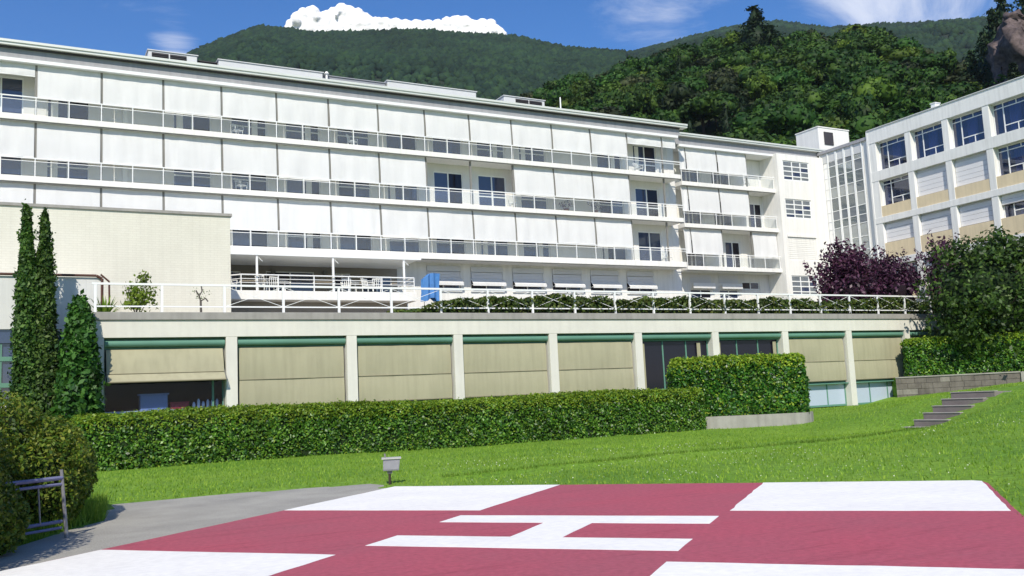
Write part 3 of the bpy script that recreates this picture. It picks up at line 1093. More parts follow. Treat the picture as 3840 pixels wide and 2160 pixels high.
roof_box('roof_unit', 'white roof unit with a dark louvred front, leftmost on the long roof', 'roof unit', 6.46, 9.1, 22.12, 'unitgrey', louv=(6.6, 8.55))
roof_box('roof_unit', 'dark block put in for the shaded gap beside the louvred white unit', 'roof unit', 9.13, 10.25, 21.98, 'louvre', y=53.7)  # added block; the shade of the gap is its colour
roof_box('duct_casing', 'long pale sheet metal casing on the left half of the roof', 'duct', 10.3, 16.5, 22.08, 'unitgrey')
roof_box('duct_casing', 'dull dark grey casing on the roof between two pale ones', 'duct', 16.55, 20.68, 22.0, 'unitdark', y=53.5)
roof_box('duct_casing', 'long pale sheet metal casing nearest the middle of the roof', 'duct', 20.72, 27.0, 22.12, 'unitgrey')
roof_box('roof_unit', 'small pale roof unit with a grey louvred front beside the thin pole', 'roof unit', 29.1, 32.3, 22.12, 'unitgrey', louv=(29.95, 32.1))
e = empty('roof_pole', (33.72, 53.5, 20.76), 'thin white pole standing up from the roof edge', 'pole')
MB().tube((33.72, 53.5, 20.7), (33.72, 53.5, 22.62), 0.06, 8, 0.045).build('shaft', 'white_clean', e)
MB().box(33.55, 33.89, 20.755, 20.82, 53.33, 53.67).build('foot_plate', 'unitgrey', e)
e = empty('roof_vent', (16.7, 53.2, 20.76), 'small white mushroom vent on the roof between the casings', 'vent')
MB().tube((16.75, 53.3, 20.76), (16.75, 53.3, 22.05), 0.07, 8).build('pipe', 'white_clean', e)
MB().tube((16.75, 53.3, 22.051), (16.75, 53.3, 22.2), 0.16, 10, 0.06).build('cap', 'white_clean', e)

# ------------------------------------------------------------------ stair tower of glass
TX = 57.62
tower = empty('stair_tower', (60, 50, 5.5), 'glazed stair tower in the corner between the two white buildings', 'building')
FT = Frame((TX, 0, 0), (0, -1, 0), (1, 0, 0))       # u = -Y
ty = [-52.35, -51.58, -50.75, -49.95, -49.1, -48.2]
MB().box(-52.5, -47.7, 7, 20.4, 4.2, 4.4, FT).build('rear_wall', 'white', tower)
for z in (7.4, 10.7, 13.8, 17.0):
    MB().box(-52.3, -48.2, z - 0.25, z, 0.35, 4.19, FT).build('landing', 'white', tower)
    fl_ = MB()
    for k in range(9):
        fl_.box(-52.0 + 0.42 * k, -51.6 + 0.42 * k, z + 0.17 * k, z + 0.17 * k + 0.2, 1.3, 2.5, FT)
    fl_.build('stair_flight', 'concrete', tower)
    MB().box(-50.9, -49.2, z + 0.9, z + 2.2, 4.12, 4.18, FT).build('rear_window', 'glass_dark', tower)
MB().box(-52.55, -47.6, 20.15, 20.38, -0.12, 5, FT).build('roof', 'roofgrey', tower)
MB().box(-52.45, -52.35 + 0.02, 7, 20.14, -0.02, 0.25, FT).build('corner_post', 'white', tower)
mul = MB().box(-0.035, 0.035, 0, 1, -0.06, 0.06).mesh('mullion', 'white_clean')
for k, u in enumerate(ty):
    link('mullion', mul, tower, (TX - 0.02, -u, 7), scale=(0.8, 1.5 if 2 <= k <= 4 else 0.8, 13.13))
trz = [7.6, 8.65, 9.7, 10.75, 11.8, 12.85, 13.9, 14.55, 15.3, 16.35, 17.2, 18.1, 18.95]
for z in trz:
    MB().box(ty[0], ty[-1], z - 0.025, z + 0.025, -0.01, 0.06, FT).build('transom', 'white_clean', tower)
MB().box(-52.33, -48.2, 19.35, 20.145, 0.0, 0.12, FT).build('head_panel', 'unitgrey', tower)
zz = [7.0] + trz + [19.34]
for i in range(5):
    for j in range(len(zz) - 1):
        solid = (i == 0)
        mtn = 'shaft' if solid else {7: 'glass_tower_dim', 8: 'glass_grey', 9: 'glass_tower_dim', 11: 'glass_tower_dim', 12: 'glass_tower_dim', 13: 'glass_grey', 3: 'glass_tower_dim'}.get(j + (1 if (i == 4 and j > 6) else 0), 'glass_tower')
        MB().box(ty[i] + 0.04, ty[i + 1] - 0.04, zz[j] + 0.03, zz[j + 1] - 0.03, 0.015, 0.03, FT).build('pane', mtn, tower)
MB().box(-48.19, -47.35, 2.0, 20.14, 0.05, 0.4, FT).build('corner_pier', 'sidewhite', tower)
MB().box(59.9, 63.6, 20.0, 23.35, 54.4, 56.9).build('lift_housing', 'white', tower)
MB().box(59.85, 63.65, 23.352, 23.44, 54.35, 56.95).build('housing_cap', 'white', tower)
MB().box(60.55, 61.6, 21.9, 23.0, 54.33, 54.398).build('housing_vent', 'louvre', tower)

# ------------------------------------------------------------------ right-hand wing
BY = math.radians(1.785)
FR = Frame((57.4, 48.3, 0), (-math.sin(BY), -math.cos(BY), 0), (math.cos(BY), -math.sin(BY), 0))
side = empty('side_wing', FR(6, 0.6, 0)[:2] + (1.0,), 'white wing on the right with beige panels and roller shutters', 'building')
TB0, TB1 = 0.95, 23.4
cols_u = [1.34 + 3.17 * k for k in range(-0, 8)]
WR = 0.42                                            # window plane behind the face
MB().box(TB0, TB1, 19.66, 20.7, 0, 0.5, FR).build('roof_fascia', 'sidewhite', side, bevel=0.02)
MB().box(TB0 - 0.05, TB1, 20.702, 20.76, -0.06, 12, FR).build('roof', 'unitgrey', side)
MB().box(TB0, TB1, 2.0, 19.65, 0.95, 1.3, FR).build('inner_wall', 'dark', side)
MB().box(TB0 + 0.02, TB1, 0.5, 20.6, 1.31, 12, FR).build('core_block', 'sidewhite', side)
bands = [(16.70, 17.46), (13.46, 13.92), (10.22, 10.70), (7.0, 7.45)]
for i, (c, d) in enumerate(bands):
    MB().box(TB0, TB1, c, d, 0.004, 0.5, FR).build('floor_band', 'sidewhite', side, bevel=0.015)
for k, u in enumerate(cols_u):
    MB().box(u - 0.24 if k else TB0, u + 0.26, 2.0, 19.658, 0.03, 0.9, FR).build('column', 'sidewhite', side, bevel=0.015)
MB().box(TB0 - 0.12, TB0 + 0.02, 2.0, 20.69, -0.02, 3.0, FR).build('end_pier', 'sidewhite', side)


def grid_window(par, F, a, b, c, d, w, left=0.28, curt=None):
    t = 0.06
    mb = MB()
    mb.box(a, b, c, c + t, w, w + 0.08, F)
    mb.box(a, b, d - t, d, w, w + 0.08, F)
    mb.box(a, a + t, c + t, d - t, w + .002, w + 0.078, F)
    mb.box(b - t, b, c + t, d - t, w + .002, w + 0.078, F)
    ul = a + (b - a) * left
    mb.box(ul - t * .6, ul + t * .6, c + t, d - t, w + .004, w + 0.076, F)
    zt = d - (d - c) * 0.16
    zl = c + (d - c) * 0.27
    um = (ul + b) / 2
    mb.box(a + t, b - t, zt - t / 2, zt + t / 2, w + .006, w + 0.074, F)
    mb.box(ul, b - t, zl - t / 2, zl + t / 2, w + .008, w + 0.072, F)
    mb.box(um - t / 2, um + t / 2, c + t, zl, w + .010, w + 0.07, F)
    mb.box(um - t / 2, um + t / 2, zt, d - t, w + .010, w + 0.07, F)
    fo = mb.build('window', 'white_clean', par)
    for (p, q, r_, s_) in ((a + t, ul, c + t, zt), (a + t, ul, zt, d - t), (ul, b - t, zl, zt), (ul, um, c + t, zl), (um, b - t, c + t, zl), (ul, um, zt, d - t), (um, b - t, zt, d - t)):
        MB().box(p + 0.01, q - 0.01, r_ + 0.01, s_ - 0.01, w + 0.03, w + 0.04, F).build('pane', 'glass_side', fo)
    if curt:
        for (p, q) in curt:
            cm = MB()
            n = 8
            for i in range(n):
                x0, x1 = p + (q - p) * i / n, p + (q - p) * (i + 1) / n
                y0, y1 = w + 0.13 + 0.03 * (i % 2), w + 0.13 + 0.03 * ((i + 1) % 2)
                cm.quad(F(x0, c + 0.08, y0), F(x1, c + 0.08, y1), F(x1, d - 0.1, y1), F(x0, d - 0.1, y0))
            cm.build('curtain', 'curtain', fo)


M['glass_side'] = glassmat('side_window_glass', (0.55, 0.65, 0.95), 0.62, (0.02, 0.03, 0.07), 0.08, 0.03)
M['curtain'] = mat('curtain_cloth', (0.55, 0.58, 0.66), 0.9, 0.05)


def side_shutter(a, b, ztop, zbot, w):
    mb = MB()
    n = max(2, int((ztop - zbot) / 0.30))
    h = (ztop - zbot) / n
    s = []
    for k in range(n):
        mb = MB().box(a + 0.02, b - 0.02, zbot + k * h + 0.008, zbot + (k + 1) * h - 0.008, w - 0.004 * (k % 2), w + 0.04, FR)
        s.append(mb)
    o = s[0].build('shutter', 'shutter', side)
    for q in s[1:]:
        q.build('slat', 'shutter', o)
    MB().box(a + 0.01, b - 0.01, zbot - 0.05, zbot - 0.002, w - 0.02, w + 0.05, FR).build('bottom_rail', 'post', o)


rows = [(17.46, 19.65), (14.74, 16.70), (11.92, 13.46), (8.3, 10.22)]
for k in range(7):
    a, b = cols_u[k] + 0.27, cols_u[k + 1] - 0.25
    for r_, (c, d) in enumerate(rows):
        if r_:
            zb = bands[r_][1]
            MB().box(a - 0.02, b + 0.02, zb + 0.003, c, 0.06, 0.5, FR).build('spandrel_panel', 'beige_spandrel', side)
        shut = {1: (1, 2, 5), 2: (0, 1, 2, 4), 3: (1, 2)}.get(r_, ())
        if k in shut:
            side_shutter(a, b, d - (0.25 if r_ == 1 else 0.14), c + 0.06, WR - 0.12)
            MB().box(a + 0.01, b - 0.01, d - 0.25, d - 0.002, WR - 0.05, WR + 0.1, FR).build('shutter_box', 'unitgrey', side)
            MB().box(a, b, c, d, WR + 0.12, WR + 0.14, FR).build('pane', 'glass_unlit', side)
        else:
            grid_window(side, FR, a + 0.01, b - 0.01, c + 0.01, d - 0.01, WR, curt=[(a + 1.1, a + 1.9)] if (r_ == 0 or k % 2) else [(a + 0.1, a + 0.5)])
            if r_ == 2 and k == 3:
                side_shutter(a, b, d - 0.01, d - 0.62, WR - 0.12)
MB().box(TB0 + 0.03, TB1, 0.5, 6.99, 0.2, 0.94, FR).build('base_wall', 'sidewhite', side)
e = empty('roof_box', FR(6.8, 1.5, 20.76), 'small white box on the roof edge of the right wing', 'vent')
MB().box(6.55, 6.9, 20.76, 21.15, 0.3, 0.8, FR).build('casing', 'white_clean', e)
MB().box(6.5, 6.95, 21.152, 21.2, 0.25, 0.85, FR).build('lid', 'white_clean', e)
MB().box(5.4, 6.5, 20.763, 20.85, 0.3, 0.8, FR).build('skirt', 'white_clean', e)

# ------------------------------------------------------------------ low front wing under the terrace
LW0, LWP, LY = 2.58, 4.76, 36.0
low = empty('low_wing', (20, 38, 0.4), 'long low cream wing with green blind boxes and beige canvas blinds', 'building')
HEAD = 4.54
LX1 = 52.0
MB().box(2.45, LX1, HEAD, 5.18, LY, LY + 0.5).build('fascia', 'cream', low, bevel=0.01)
MB().box(2.40, LX1, 5.183, 5.47, LY - 0.07, LY + 0.45).build('coping', 'coping', low, bevel=0.015)
MB().box(2.45, LX1, 5.0, 5.40, LY + 0.52, 51.0).build('terrace_roof', 'terrace', low)
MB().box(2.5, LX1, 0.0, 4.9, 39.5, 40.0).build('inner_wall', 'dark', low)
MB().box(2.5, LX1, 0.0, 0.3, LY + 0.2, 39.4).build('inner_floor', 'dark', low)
MB().box(2.45, 2.7, 0, 4.52, LY + 0.55, 40.0).build('end_wall', 'cream', low)
NB = 10
for k in range(NB + 1):
    x = LW0 + LWP * k
    if k == 0:
        MB().box(2.45, 2.87, 0, HEAD - 0.003, LY + 0.003, LY + 0.5).build('column', 'cream', low, bevel=0.01)
    else:
        MB().box(x - 0.21, x + 0.21, 0, HEAD - 0.003, LY + 0.003, LY + 0.5).build('column', 'cream', low, bevel=0.01)


def roll_box(x0, x1):
    mb = MB()
    n = 9
    prof = [(LY + 0.30, HEAD - 0.06)]
    for i in range(n + 1):
        a = math.pi * 0.5 - math.pi * i / n
        prof.append((LY + 0.20 - 0.12 * math.cos(a), HEAD - 0.20 + 0.13 * math.sin(a)))
    prof.append((LY + 0.30, HEAD - 0.33))
    k = len(prof)
    for x in (x0, x1):
        mb.v += [(x, y, z) for y, z in prof]
    for i in range(k):
        j = (i + 1) % k
        mb.f.append((i, j, k + j, k + i))
    mb.f.append(tuple(range(k)))
    mb.f.append(tuple(range(2 * k - 1, k - 1, -1)))
    return mb


for k in range(NB):
    x0, x1 = LW0 + LWP * k + 0.215, LW0 + LWP * (k + 1) - 0.215
    if k == 0:
        x0 = 2.875
    roll_box(x0 + 0.02, x1 - 0.02).build('blind_box', 'green', low, smooth=False)
    MB().box(x0, x1, HEAD - 0.40, HEAD - 0.001, LY + 0.31, LY + 0.36).build('box_backing', 'green', low)
    # lower lights down to the floor
    wy = LY + 0.40
    mb = MB()
    xs = [x0, x0 + (x1 - x0) / 3, x0 + 2 * (x1 - x0) / 3, x1 - 0.07]
    if k == 0:
        xs = [x0, x1 - 0.45, x1 - 0.07]
    fm = MB()
    for x in xs:
        fm.box(x, x + 0.07, 0.45, HEAD - 0.41, wy, wy + 0.08)
    for z in (0.45, 1.72):
        fm.box(x0 + 0.07, x1 - 0.07, z, z + 0.10, wy + 0.003, wy + 0.077)
    wo = fm.build('window', 'green', low)
    gm = 'glass_clear' if k == 0 else ('glass_unlit' if k in (5, 6) else 'glass_dark')
    for i in range(len(xs) - 1):
        a, b = xs[i] + 0.05, xs[i + 1] + 0.02
        MB().box(a, b, 1.80, HEAD - 0.42, wy + 0.03, wy + 0.04).build('pane', gm, wo)
        MB().box(a, b, 0.54, 1.74, wy + 0.03, wy + 0.04).build('pane', 'glass_pale' if k not in (5, 6) else 'glass_unlit', wo)
    if k in (5, 6):
        for (u, w_) in ((0.18, 0.16), (x1 - x0 - 0.75 if k == 5 else x1 - x0 - 0.4, 0.22)):     # curtains gathered at the sides
            cm = MB()
            for i in range(6):
                cm.box(x0 + u + w_ / 6 * i, x0 + u + w_ / 6 * (i + 1), 0.6, HEAD - 0.5, LY + 0.33 + 0.02 * (i % 2), LY + 0.37 + 0.02 * (i % 2))
            cm.build('curtain', 'canvas', low)
        continue
    zb = 1.84 if k else 2.92
    zs = 2.88 if k else 3.22
    tl = 0.02 if k else 0.75
    sd = k
    b1 = blind_mesh('blind', x1 - x0 - 0.16, HEAD - 0.42 - zs - 0.02, 'canvas', tilt=0.02 if k else 0.28, amp=0.016, seed=sd)
    b2 = blind_mesh('blind', x1 - x0 - 0.16, zs - zb, 'canvas', tilt=0.02 if k else 0.30, amp=0.012, seed=sd)
    yb = LY + 0.24
    o = link('blind', b1, low, (x0 + 0.08, yb, HEAD - 0.42))
    y2 = yb - (0.02 if k else 0.28)
    link('lower_sheet', b2, o, (x0 + 0.08, y2, zs))
    sm = MB().box(x0 + 0.07, x1 - 0.09, zs, zs + 0.022, y2 - 0.03, y2 + 0.02)
    sm.build('seam', 'canvas_hem', o)
    yb2 = y2 - (0.02 if k else 0.30)
    MB().tube((x0 + 0.06, yb2, zb), (x1 - 0.06, yb2, zb), 0.028, 8).build('hem_bar', 'canvas_hem', o)
    for x in (x0 + 0.03, x1 - 0.05):
        gd = MB().box(x, x + 0.025, 1.8, HEAD - 0.42, yb + 0.05, yb + 0.075)
        gd.build('guide_rail', 'post', o)
        if k == 0:
            MB().tube((x, yb, 3.45), (x, yb2, zb), 0.018, 6).build('drop_arm', 'post', o)
MB().box(2.88, LX1, 1.66, 1.715, LY + 0.14, LY + 0.39).build('sill', 'green', low)
# objects behind the half-open first window
sx = 4.2
e = empty('storage_bin', (4.62, 36.8, 1.9), 'grey-blue plastic bin behind the half-open window on the left', 'bin')
MB().box(4.15, 5.1, 1.9, 2.45, 36.55, 37.0).build('bin_body', 'bluegrey', e, bevel=0.02)
MB().box(4.1, 5.15, 2.452, 2.5, 36.52, 37.03).build('rim', 'bluegrey', e)
e = empty('storage_box', (5.5, 36.75, 1.9), 'red box behind the half-open window beside the grey-blue bin', 'box')
MB().box(5.2, 5.85, 1.9, 2.12, 36.55, 36.95).build('box_body', 'redthing', e, bevel=0.02)
MB().box(5.18, 5.87, 2.122, 2.16, 36.53, 36.97).build('lid', 'redthing', e)
MB().box(2.9, 7.1, 1.80, 1.895, 36.5, 37.7).build('inner_shelf', 'white', low)
for i in range(6):
    x = 6.05 + 0.17 * i
    b = MB()
    h = rnd.uniform(0.16, 0.3)
    b.tube((x, 36.65, 1.9), (x, 36.65, 1.9 + h), 0.055, 8)
    b.tube((x, 36.65, 1.9 + h), (x, 36.65, 1.97 + h), 0.05, 8, 0.02)
    o = b.build('bottle', 'plastic')
    tag(o, 'white bottle on the shelf behind the half-open window', 'bottle', 'white bottles on the window shelf')

# ------------------------------------------------------------------ cream brick block and annex on the left
blk = empty('brick_block', (0, 44, 0.3), 'windowless cream brick block with a dark coping at the left', 'building')
MB().box(-14, 8.35, 0, 10.24, 41, 50.9).build('wall', 'brick', blk)
MB().box(-14.05, 8.42, 10.243, 10.36, 40.93, 50.95).build('coping', 'coping', blk)
anx = empty('annex', (-4, 39, 0.3), 'low pale grey annex with a brown edge pipe behind the columnar trees', 'building')
ao = [(-6.0, 1.6, 2.3, 5.05)]
MB().wall(FX, -14, 2.4, 0, 7.0, 38, ao, 0.25).build('wall', 'annex', anx)
MB().box(-14, 2.4, 6.9, 7.0, 38.05, 40.95).build('roof', 'annex', anx)
MB().box(2.402, 2.93, 0, 7.0, 38.0, 40.9).build('return_wall', 'annex', anx)
pp = MB().path([(-14, 37.93, 7.06), (2.75, 37.93, 7.06), (2.95, 37.93, 6.95), (2.95, 37.93, 5.2)], 0.05, 8)
pp.build('edge_pipe', 'brown', anx)
pp = MB().path([(2.9, 37.99, 7.12), (3.2, 37.99, 6.85), (3.22, 37.99, 5.4)], 0.035, 8)
pp.build('down_pipe', 'brown', anx)
fm = MB()
for z in (2.3, 2.95, 3.9):
    fm.box(-6, 1.6, z, z + 0.16, 38.12, 38.2)
for i in range(20):
    x = -6 + 0.4 * i
    fm.box(x, x + 0.05, 2.3, 4.6, 38.14, 38.18)
wo = fm.build('window', 'green', anx)
MB().box(-6, 1.6, 4.55, 5.05, 38.1, 38.2).build('transom_panel', 'bluepanel' if 'bluepanel' in M else 'glass_dark', wo)
MB().box(-6, 1.6, 2.3, 4.6, 38.22, 38.23).build('pane', 'glass_dark', wo)

# ------------------------------------------------------------------ terrace: railing, raised deck, planting
TR = 36.66
fence = empty('terrace_railing', (25, TR, 5.47), 'white metal railing with crossed bars along the terrace edge of the low wing', 'railing')
postm = MB().box(-0.045, 0.045, 0, 1.14, -0.04, 0.04).box(-0.11, 0.11, 0.0, 0.03, -0.1, 0.1).mesh('post', 'white_clean')
RZ = 5.41
XP = [2.62] + [4.92 + 2.296 * k for k in range(20)]
for x in XP:
    link('post', postm, fence, (x, TR, RZ))
MB().box(2.5, XP[-1] + 0.05, RZ + 1.143, RZ + 1.22, TR - 0.04, TR + 0.04).build('top_rail', 'white_clean', fence)
for a, b in zip(XP[:-1], XP[1:]):
    MB().box(a + 0.05, b - 0.05, RZ + 0.32, RZ + 0.37, TR - 0.025, TR + 0.025).build('lower_rail', 'white_clean', fence)
    if a > 7:
        MB().bar((a + 0.05, TR + 0.012, RZ + 0.37), (b - 0.05, TR + 0.012, RZ + 1.13), 0.014, 0.018).build('brace', 'white_clean', fence)
        MB().bar((a + 0.05, TR - 0.012, RZ + 1.13), (b - 0.05, TR - 0.012, RZ + 0.37), 0.014, 0.018).build('brace', 'white_clean', fence)

DX0, DX1, DY = 9.95, 19.6, 47.0
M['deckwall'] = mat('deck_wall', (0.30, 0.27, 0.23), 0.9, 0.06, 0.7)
deck = empty('covered_deck', (15, 49, 7.2), 'raised white deck under a white canopy on three thin posts', 'deck')
MB().box(8.3, DX1, 7.28, 7.75, DY, 52.3).build('deck_slab', 'white', deck, bevel=0.02)
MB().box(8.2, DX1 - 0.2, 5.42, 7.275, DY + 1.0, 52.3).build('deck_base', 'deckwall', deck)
can = MB().box(8.4, 20.0, 9.66, 9.72, 47.2, 51.0)
can.box(8.4, 20.0, 9.60, 9.97, 47.16, 47.198)
can.build('canopy', 'white_clean', deck)
MB().box(8.4, 20.0, 9.74, 10.3, 50.2, 50.98).build('canopy_header', 'white', deck)
for x in (10.93, 14.95, 18.98):
    MB().box(x - 0.05, x + 0.05, 7.75, 9.6, 47.21, 47.31).build('post', 'white_clean', deck)
    MB().tube((x, 47.26, 9.585), (x + 0.3, 47.3, 9.3), 0.02, 6).build('strut', 'white_clean', deck)
# deck railing
for z, r in ((8.57, 0.035), (8.36, 0.018), (8.16, 0.018)):
    MB().tube((10.1, DY + 0.1, z), (19.5, DY + 0.1, z), r, 8).build('rail', 'white_clean', deck)
    MB().tube((10.1, DY + 0.1, z), (9.3, DY + 0.9, z), r, 8).build('rail', 'white_clean', deck)
    MB().tube((19.5, DY + 0.1, z), (19.5, DY + 3.6, z), r, 8).build('rail', 'white_clean', deck)
for k in range(6):
    x = 10.1 + 1.88 * k
    MB().tube((x, DY + 0.1, 7.751), (x, DY + 0.1, 8.56), 0.03, 8).build('rail_post', 'white_clean', deck)
# rear wall under the canopy with darker windows
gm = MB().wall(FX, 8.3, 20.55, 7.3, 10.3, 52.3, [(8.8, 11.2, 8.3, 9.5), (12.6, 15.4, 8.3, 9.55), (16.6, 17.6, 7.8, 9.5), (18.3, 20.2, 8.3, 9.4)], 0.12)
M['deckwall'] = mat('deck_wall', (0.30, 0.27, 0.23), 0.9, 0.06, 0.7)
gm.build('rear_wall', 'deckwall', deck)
for o in [(8.8, 11.2, 8.3, 9.5), (12.6, 15.4, 8.3, 9.55), (16.6, 17.6, 7.8, 9.5), (18.3, 20.2, 8.3, 9.4)]:
    french_window(deck, FX, *o, 52.34, 2, 0)
for x in (9.6, 13.0, 16.0):
    MB().tube((x, 52.1, 9.5), (x, 52.29, 9.5), 0.12, 10).build('wall_lamp', 'post', deck)


def chair(x, y, z, rot, label, group='white plastic chairs on the raised deck', turned=False):
    e = empty('garden_chair', (x, y, z), label, 'chair', group)
    F = Frame((x, y, 0), (math.cos(rot), math.sin(rot), 0), (-math.sin(rot), math.cos(rot), 0))
    MB().box(-0.24, 0.24, z + 0.40, z + 0.44, -0.23, 0.23, F).build('seat', 'plastic', e, bevel=0.012)
    for (i, j) in ((-1, -1), (1, -1), (-1, 1), (1, 1)):
        MB().tube(F(i * 0.2, z, j * 0.2), F(i * 0.22, z + 0.4, j * 0.2), 0.022, 6).build('leg', 'plastic', e)
    bk_ = MB()
    for k in range(5):
        u = -0.21 + 0.105 * k
        bk_.tube(F(u, z + 0.44, 0.215), F(u * 1.05, z + 0.84, 0.29), 0.018, 6)
    bk_.tube(F(-0.24, z + 0.85, 0.29), F(0.24, z + 0.85, 0.29), 0.03, 8)
    bk_.build('backrest', 'plastic', e)
    for i in (-1, 1):
        MB().path([F(i * 0.25, z + 0.42, -0.2), F(i * 0.27, z + 0.63, -0.2), F(i * 0.26, z + 0.66, 0.22)], 0.02, 6).build('armrest', 'plastic', e)
    return e


def table(x, y, z, label):
    e = empty('garden_table', (x, y, z), label, 'table')
    MB().tube((x, y, z + 0.70), (x, y, z + 0.73), 0.42, 18).build('tabletop', 'plastic', e)
    for k in range(4):
        a = k * 1.571 + 0.6
        MB().tube((x + 0.3 * math.cos(a), y + 0.3 * math.sin(a), z), (x + 0.22 * math.cos(a), y + 0.22 * math.sin(a), z + 0.7), 0.022, 6).build('leg', 'plastic', e)


chair(9.75, 48.0, 7.75, 0.3, 'white chair at the far left end of the raised deck')
chair(11.35, 48.1, 7.75, 2.6, 'white chair just right of the first canopy post')
chair(11.95, 48.4, 7.75, 3.3, 'white chair beside the left round table on the deck')
chair(15.9, 48.0, 7.75, -0.4, 'white chair right of the middle canopy post')
chair(17.1, 47.9, 7.75, 0.5, 'white chair standing with its back to the deck railing')
chair(17.75, 48.3, 7.75, 2.8, 'white chair beside the right round table on the deck')
table(12.6, 48.9, 7.75, 'round white table on the left part of the deck')
table(16.5, 48.8, 7.75, 'round white table on the right part of the deck')
e = empty('rolled_sunshade', (20.15, 46.2, 7.0), 'blue tarpaulin hung over a frame at the right end of the raised deck', 'tarpaulin')
V, Fc = [], []
na, nzz = 22, 9
for j in range(nzz + 1):
    t = j / nzz
    for i in range(na):
        a = 2 * math.pi * i / na
        rx = 0.46 + 0.055 * math.sin(7 * a + t * 2) + 0.05 * t * math.sin(3 * a)
        ry = 0.20 + 0.06 * math.sin(9 * a + 1 + t)
        cx = max(-1, min(1, math.cos(a) * 1.3))
        cy = max(-1, min(1, math.sin(a) * 1.3))
        z = 7.15 + (1.52 - 0.30 * (cx < -0.2) * (-cx)) * (1 - t) + (0.26 if (t == 1 and -0.3 < cx < 0.25) else 0)
        V.append((20.0 + cx * rx, 46.0 + cy * ry, z))
for j in range(nzz):
    for i in range(na):
        i2 = (i + 1) % na
        Fc.append((j * na + i, j * na + i2, (j + 1) * na + i2, (j + 1) * na + i))
mb = MB()
mb.v, mb.f = V, Fc + [tuple(range(na))]
mb.build('cloth', 'bluecloth', e)
fr_ = MB()
for x in (19.6, 20.45):
    fr_.tube((x, 46.0, 5.42), (x, 46.0, 8.2), 0.02, 6)
fr_.build('frame', 'post', e, kind='stuff')


# ------------------------------------------------------------------ plants
def ellipsoid_pts(n, c, r, fill=0.35, noise=0.18, seed=1, freq=2.0, low=-1.0):
    d = norm(rng.normal(size=(n, 3)))
    d = d[d[:, 2] > low]
    rad = 1 - fill * rng.random(len(d)) ** 1.7
    rad = rad * (1 + noise * fnoise(d * 1.0, seed, freq * 2))
    P = np.array(c) + d * np.array(r) * rad[:, None]
    return P, norm(d / np.array(r))


def clumps(n_cl, per, c, r, spread, seed=1, low=-0.9):
    P0, N0 = ellipsoid_pts(n_cl, c, r, 0.75, 0.2, seed, low=low)
    P = np.repeat(P0, per, 0)
    N = np.repeat(N0, per, 0)
    dd = rng.normal(size=P.shape) * spread
    return P + dd, norm(N + norm(dd) * 0.8)


def lump(c, r, seed, n=1, noise=0.2, rings=9, seg=14):
    """bumpy closed body used inside foliage so that it is not see-through"""
    V, F = [], []
    th = np.linspace(0, math.pi, rings)
    ph = np.linspace(0, 2 * math.pi, seg, endpoint=False)
    T, Ph = np.meshgrid(th, ph, indexing='ij')
    d = np.stack([np.sin(T) * np.cos(Ph), np.sin(T) * np.sin(Ph), np.cos(T)], -1).reshape(-1, 3)
    rad = 1 + noise * fnoise(d, seed, 2.2)
    V = np.array(c) + d * np.array(r) * rad[:, None]
    idx = np.arange(rings * seg).reshape(rings, seg)
    F = np.stack([idx[:-1], np.roll(idx, -1, 1)[:-1], np.roll(idx, -1, 1)[1:], idx[1:]], -1).reshape(-1, 4)
    return V, F


def foliage(name, parts, mt, par, kind=None):
    V, F = merge(parts)
    me = np_mesh(name, V - np.array(wloc(par)), F, M[mt] if isinstance(mt, str) else mt)
    return link(name, me, par, wloc(par), kind=kind)


def trunk_mesh(name, base, topz, r0, r1, limbs=(), bend=0.15, mt='bark', n=8):
    mb = MB()
    b = Vector(base)
    pts = [b]
    k = 5
    for i in range(1, k + 1):
        t = i / k
        pts.append(Vector((b.x + bend * math.sin(t * 2.3) * (topz - b.z) * 0.15, b.y + bend * math.sin(t * 1.7 + 1) * (topz - b.z) * 0.1, b.z + (topz - b.z) * t)))
    for i in range(k):
        ra, rb = r0 + (r1 - r0) * i / k, r0 + (r1 - r0) * (i + 1) / k
        mb.tube(pts[i], pts[i + 1], ra, n, rb)
    for (t, az, el, L, r) in limbs:
        p = pts[0].lerp(pts[-1], t)
        q = p + Vector((math.cos(az) * math.cos(el), math.sin(az) * math.cos(el), math.sin(el))) * L
        mb.tube(p, q, r, 6, r * 0.35)
    return mb


# terrace hedge: low cotoneaster row behind the railing
th_ = empty('terrace_hedge', (32, 37.3, 5.42), 'low dark green hedge running behind the white terrace railing', 'hedge')
nl = 52000
x = rng.uniform(14.2, 51.5, nl)
hgt = np.clip(0.88 + 0.07 * np.sin(x * 0.9) + 0.06 * np.sin(x * 2.3 + 1) + 0.05 * np.sin(x * 5.1), 0.3, 1.1) * np.clip((x - 14.0) / 4, 0.25, 1)
hgt = hgt + 0.35 * np.exp(-((x - 45.8) / 1.0) ** 2) + 0.35 * np.exp(-((x - 25.0) / 0.9) ** 2) * 0
u = rng.random(nl)
yy = rng.normal(37.15, 0.26, nl)
P = np.stack([x, yy, 5.42 + hgt * np.sqrt(u)], 1)
N = np.stack([0 * x, (yy - 37.3) * 2 - 0.4, 0.6 + 0 * x], 1)
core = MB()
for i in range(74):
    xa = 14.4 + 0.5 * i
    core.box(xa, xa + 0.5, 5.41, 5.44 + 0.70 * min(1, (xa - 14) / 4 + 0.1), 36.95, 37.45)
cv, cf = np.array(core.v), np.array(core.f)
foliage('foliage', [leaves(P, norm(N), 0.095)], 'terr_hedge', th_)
core.build('stems', 'core', th_)  # solid filler boxes, dark for the shade inside the hedge
MB().box(14.0, 51.8, 5.401, 5.425, 36.85, 37.9).build('planting_bed', 'soil', th_)
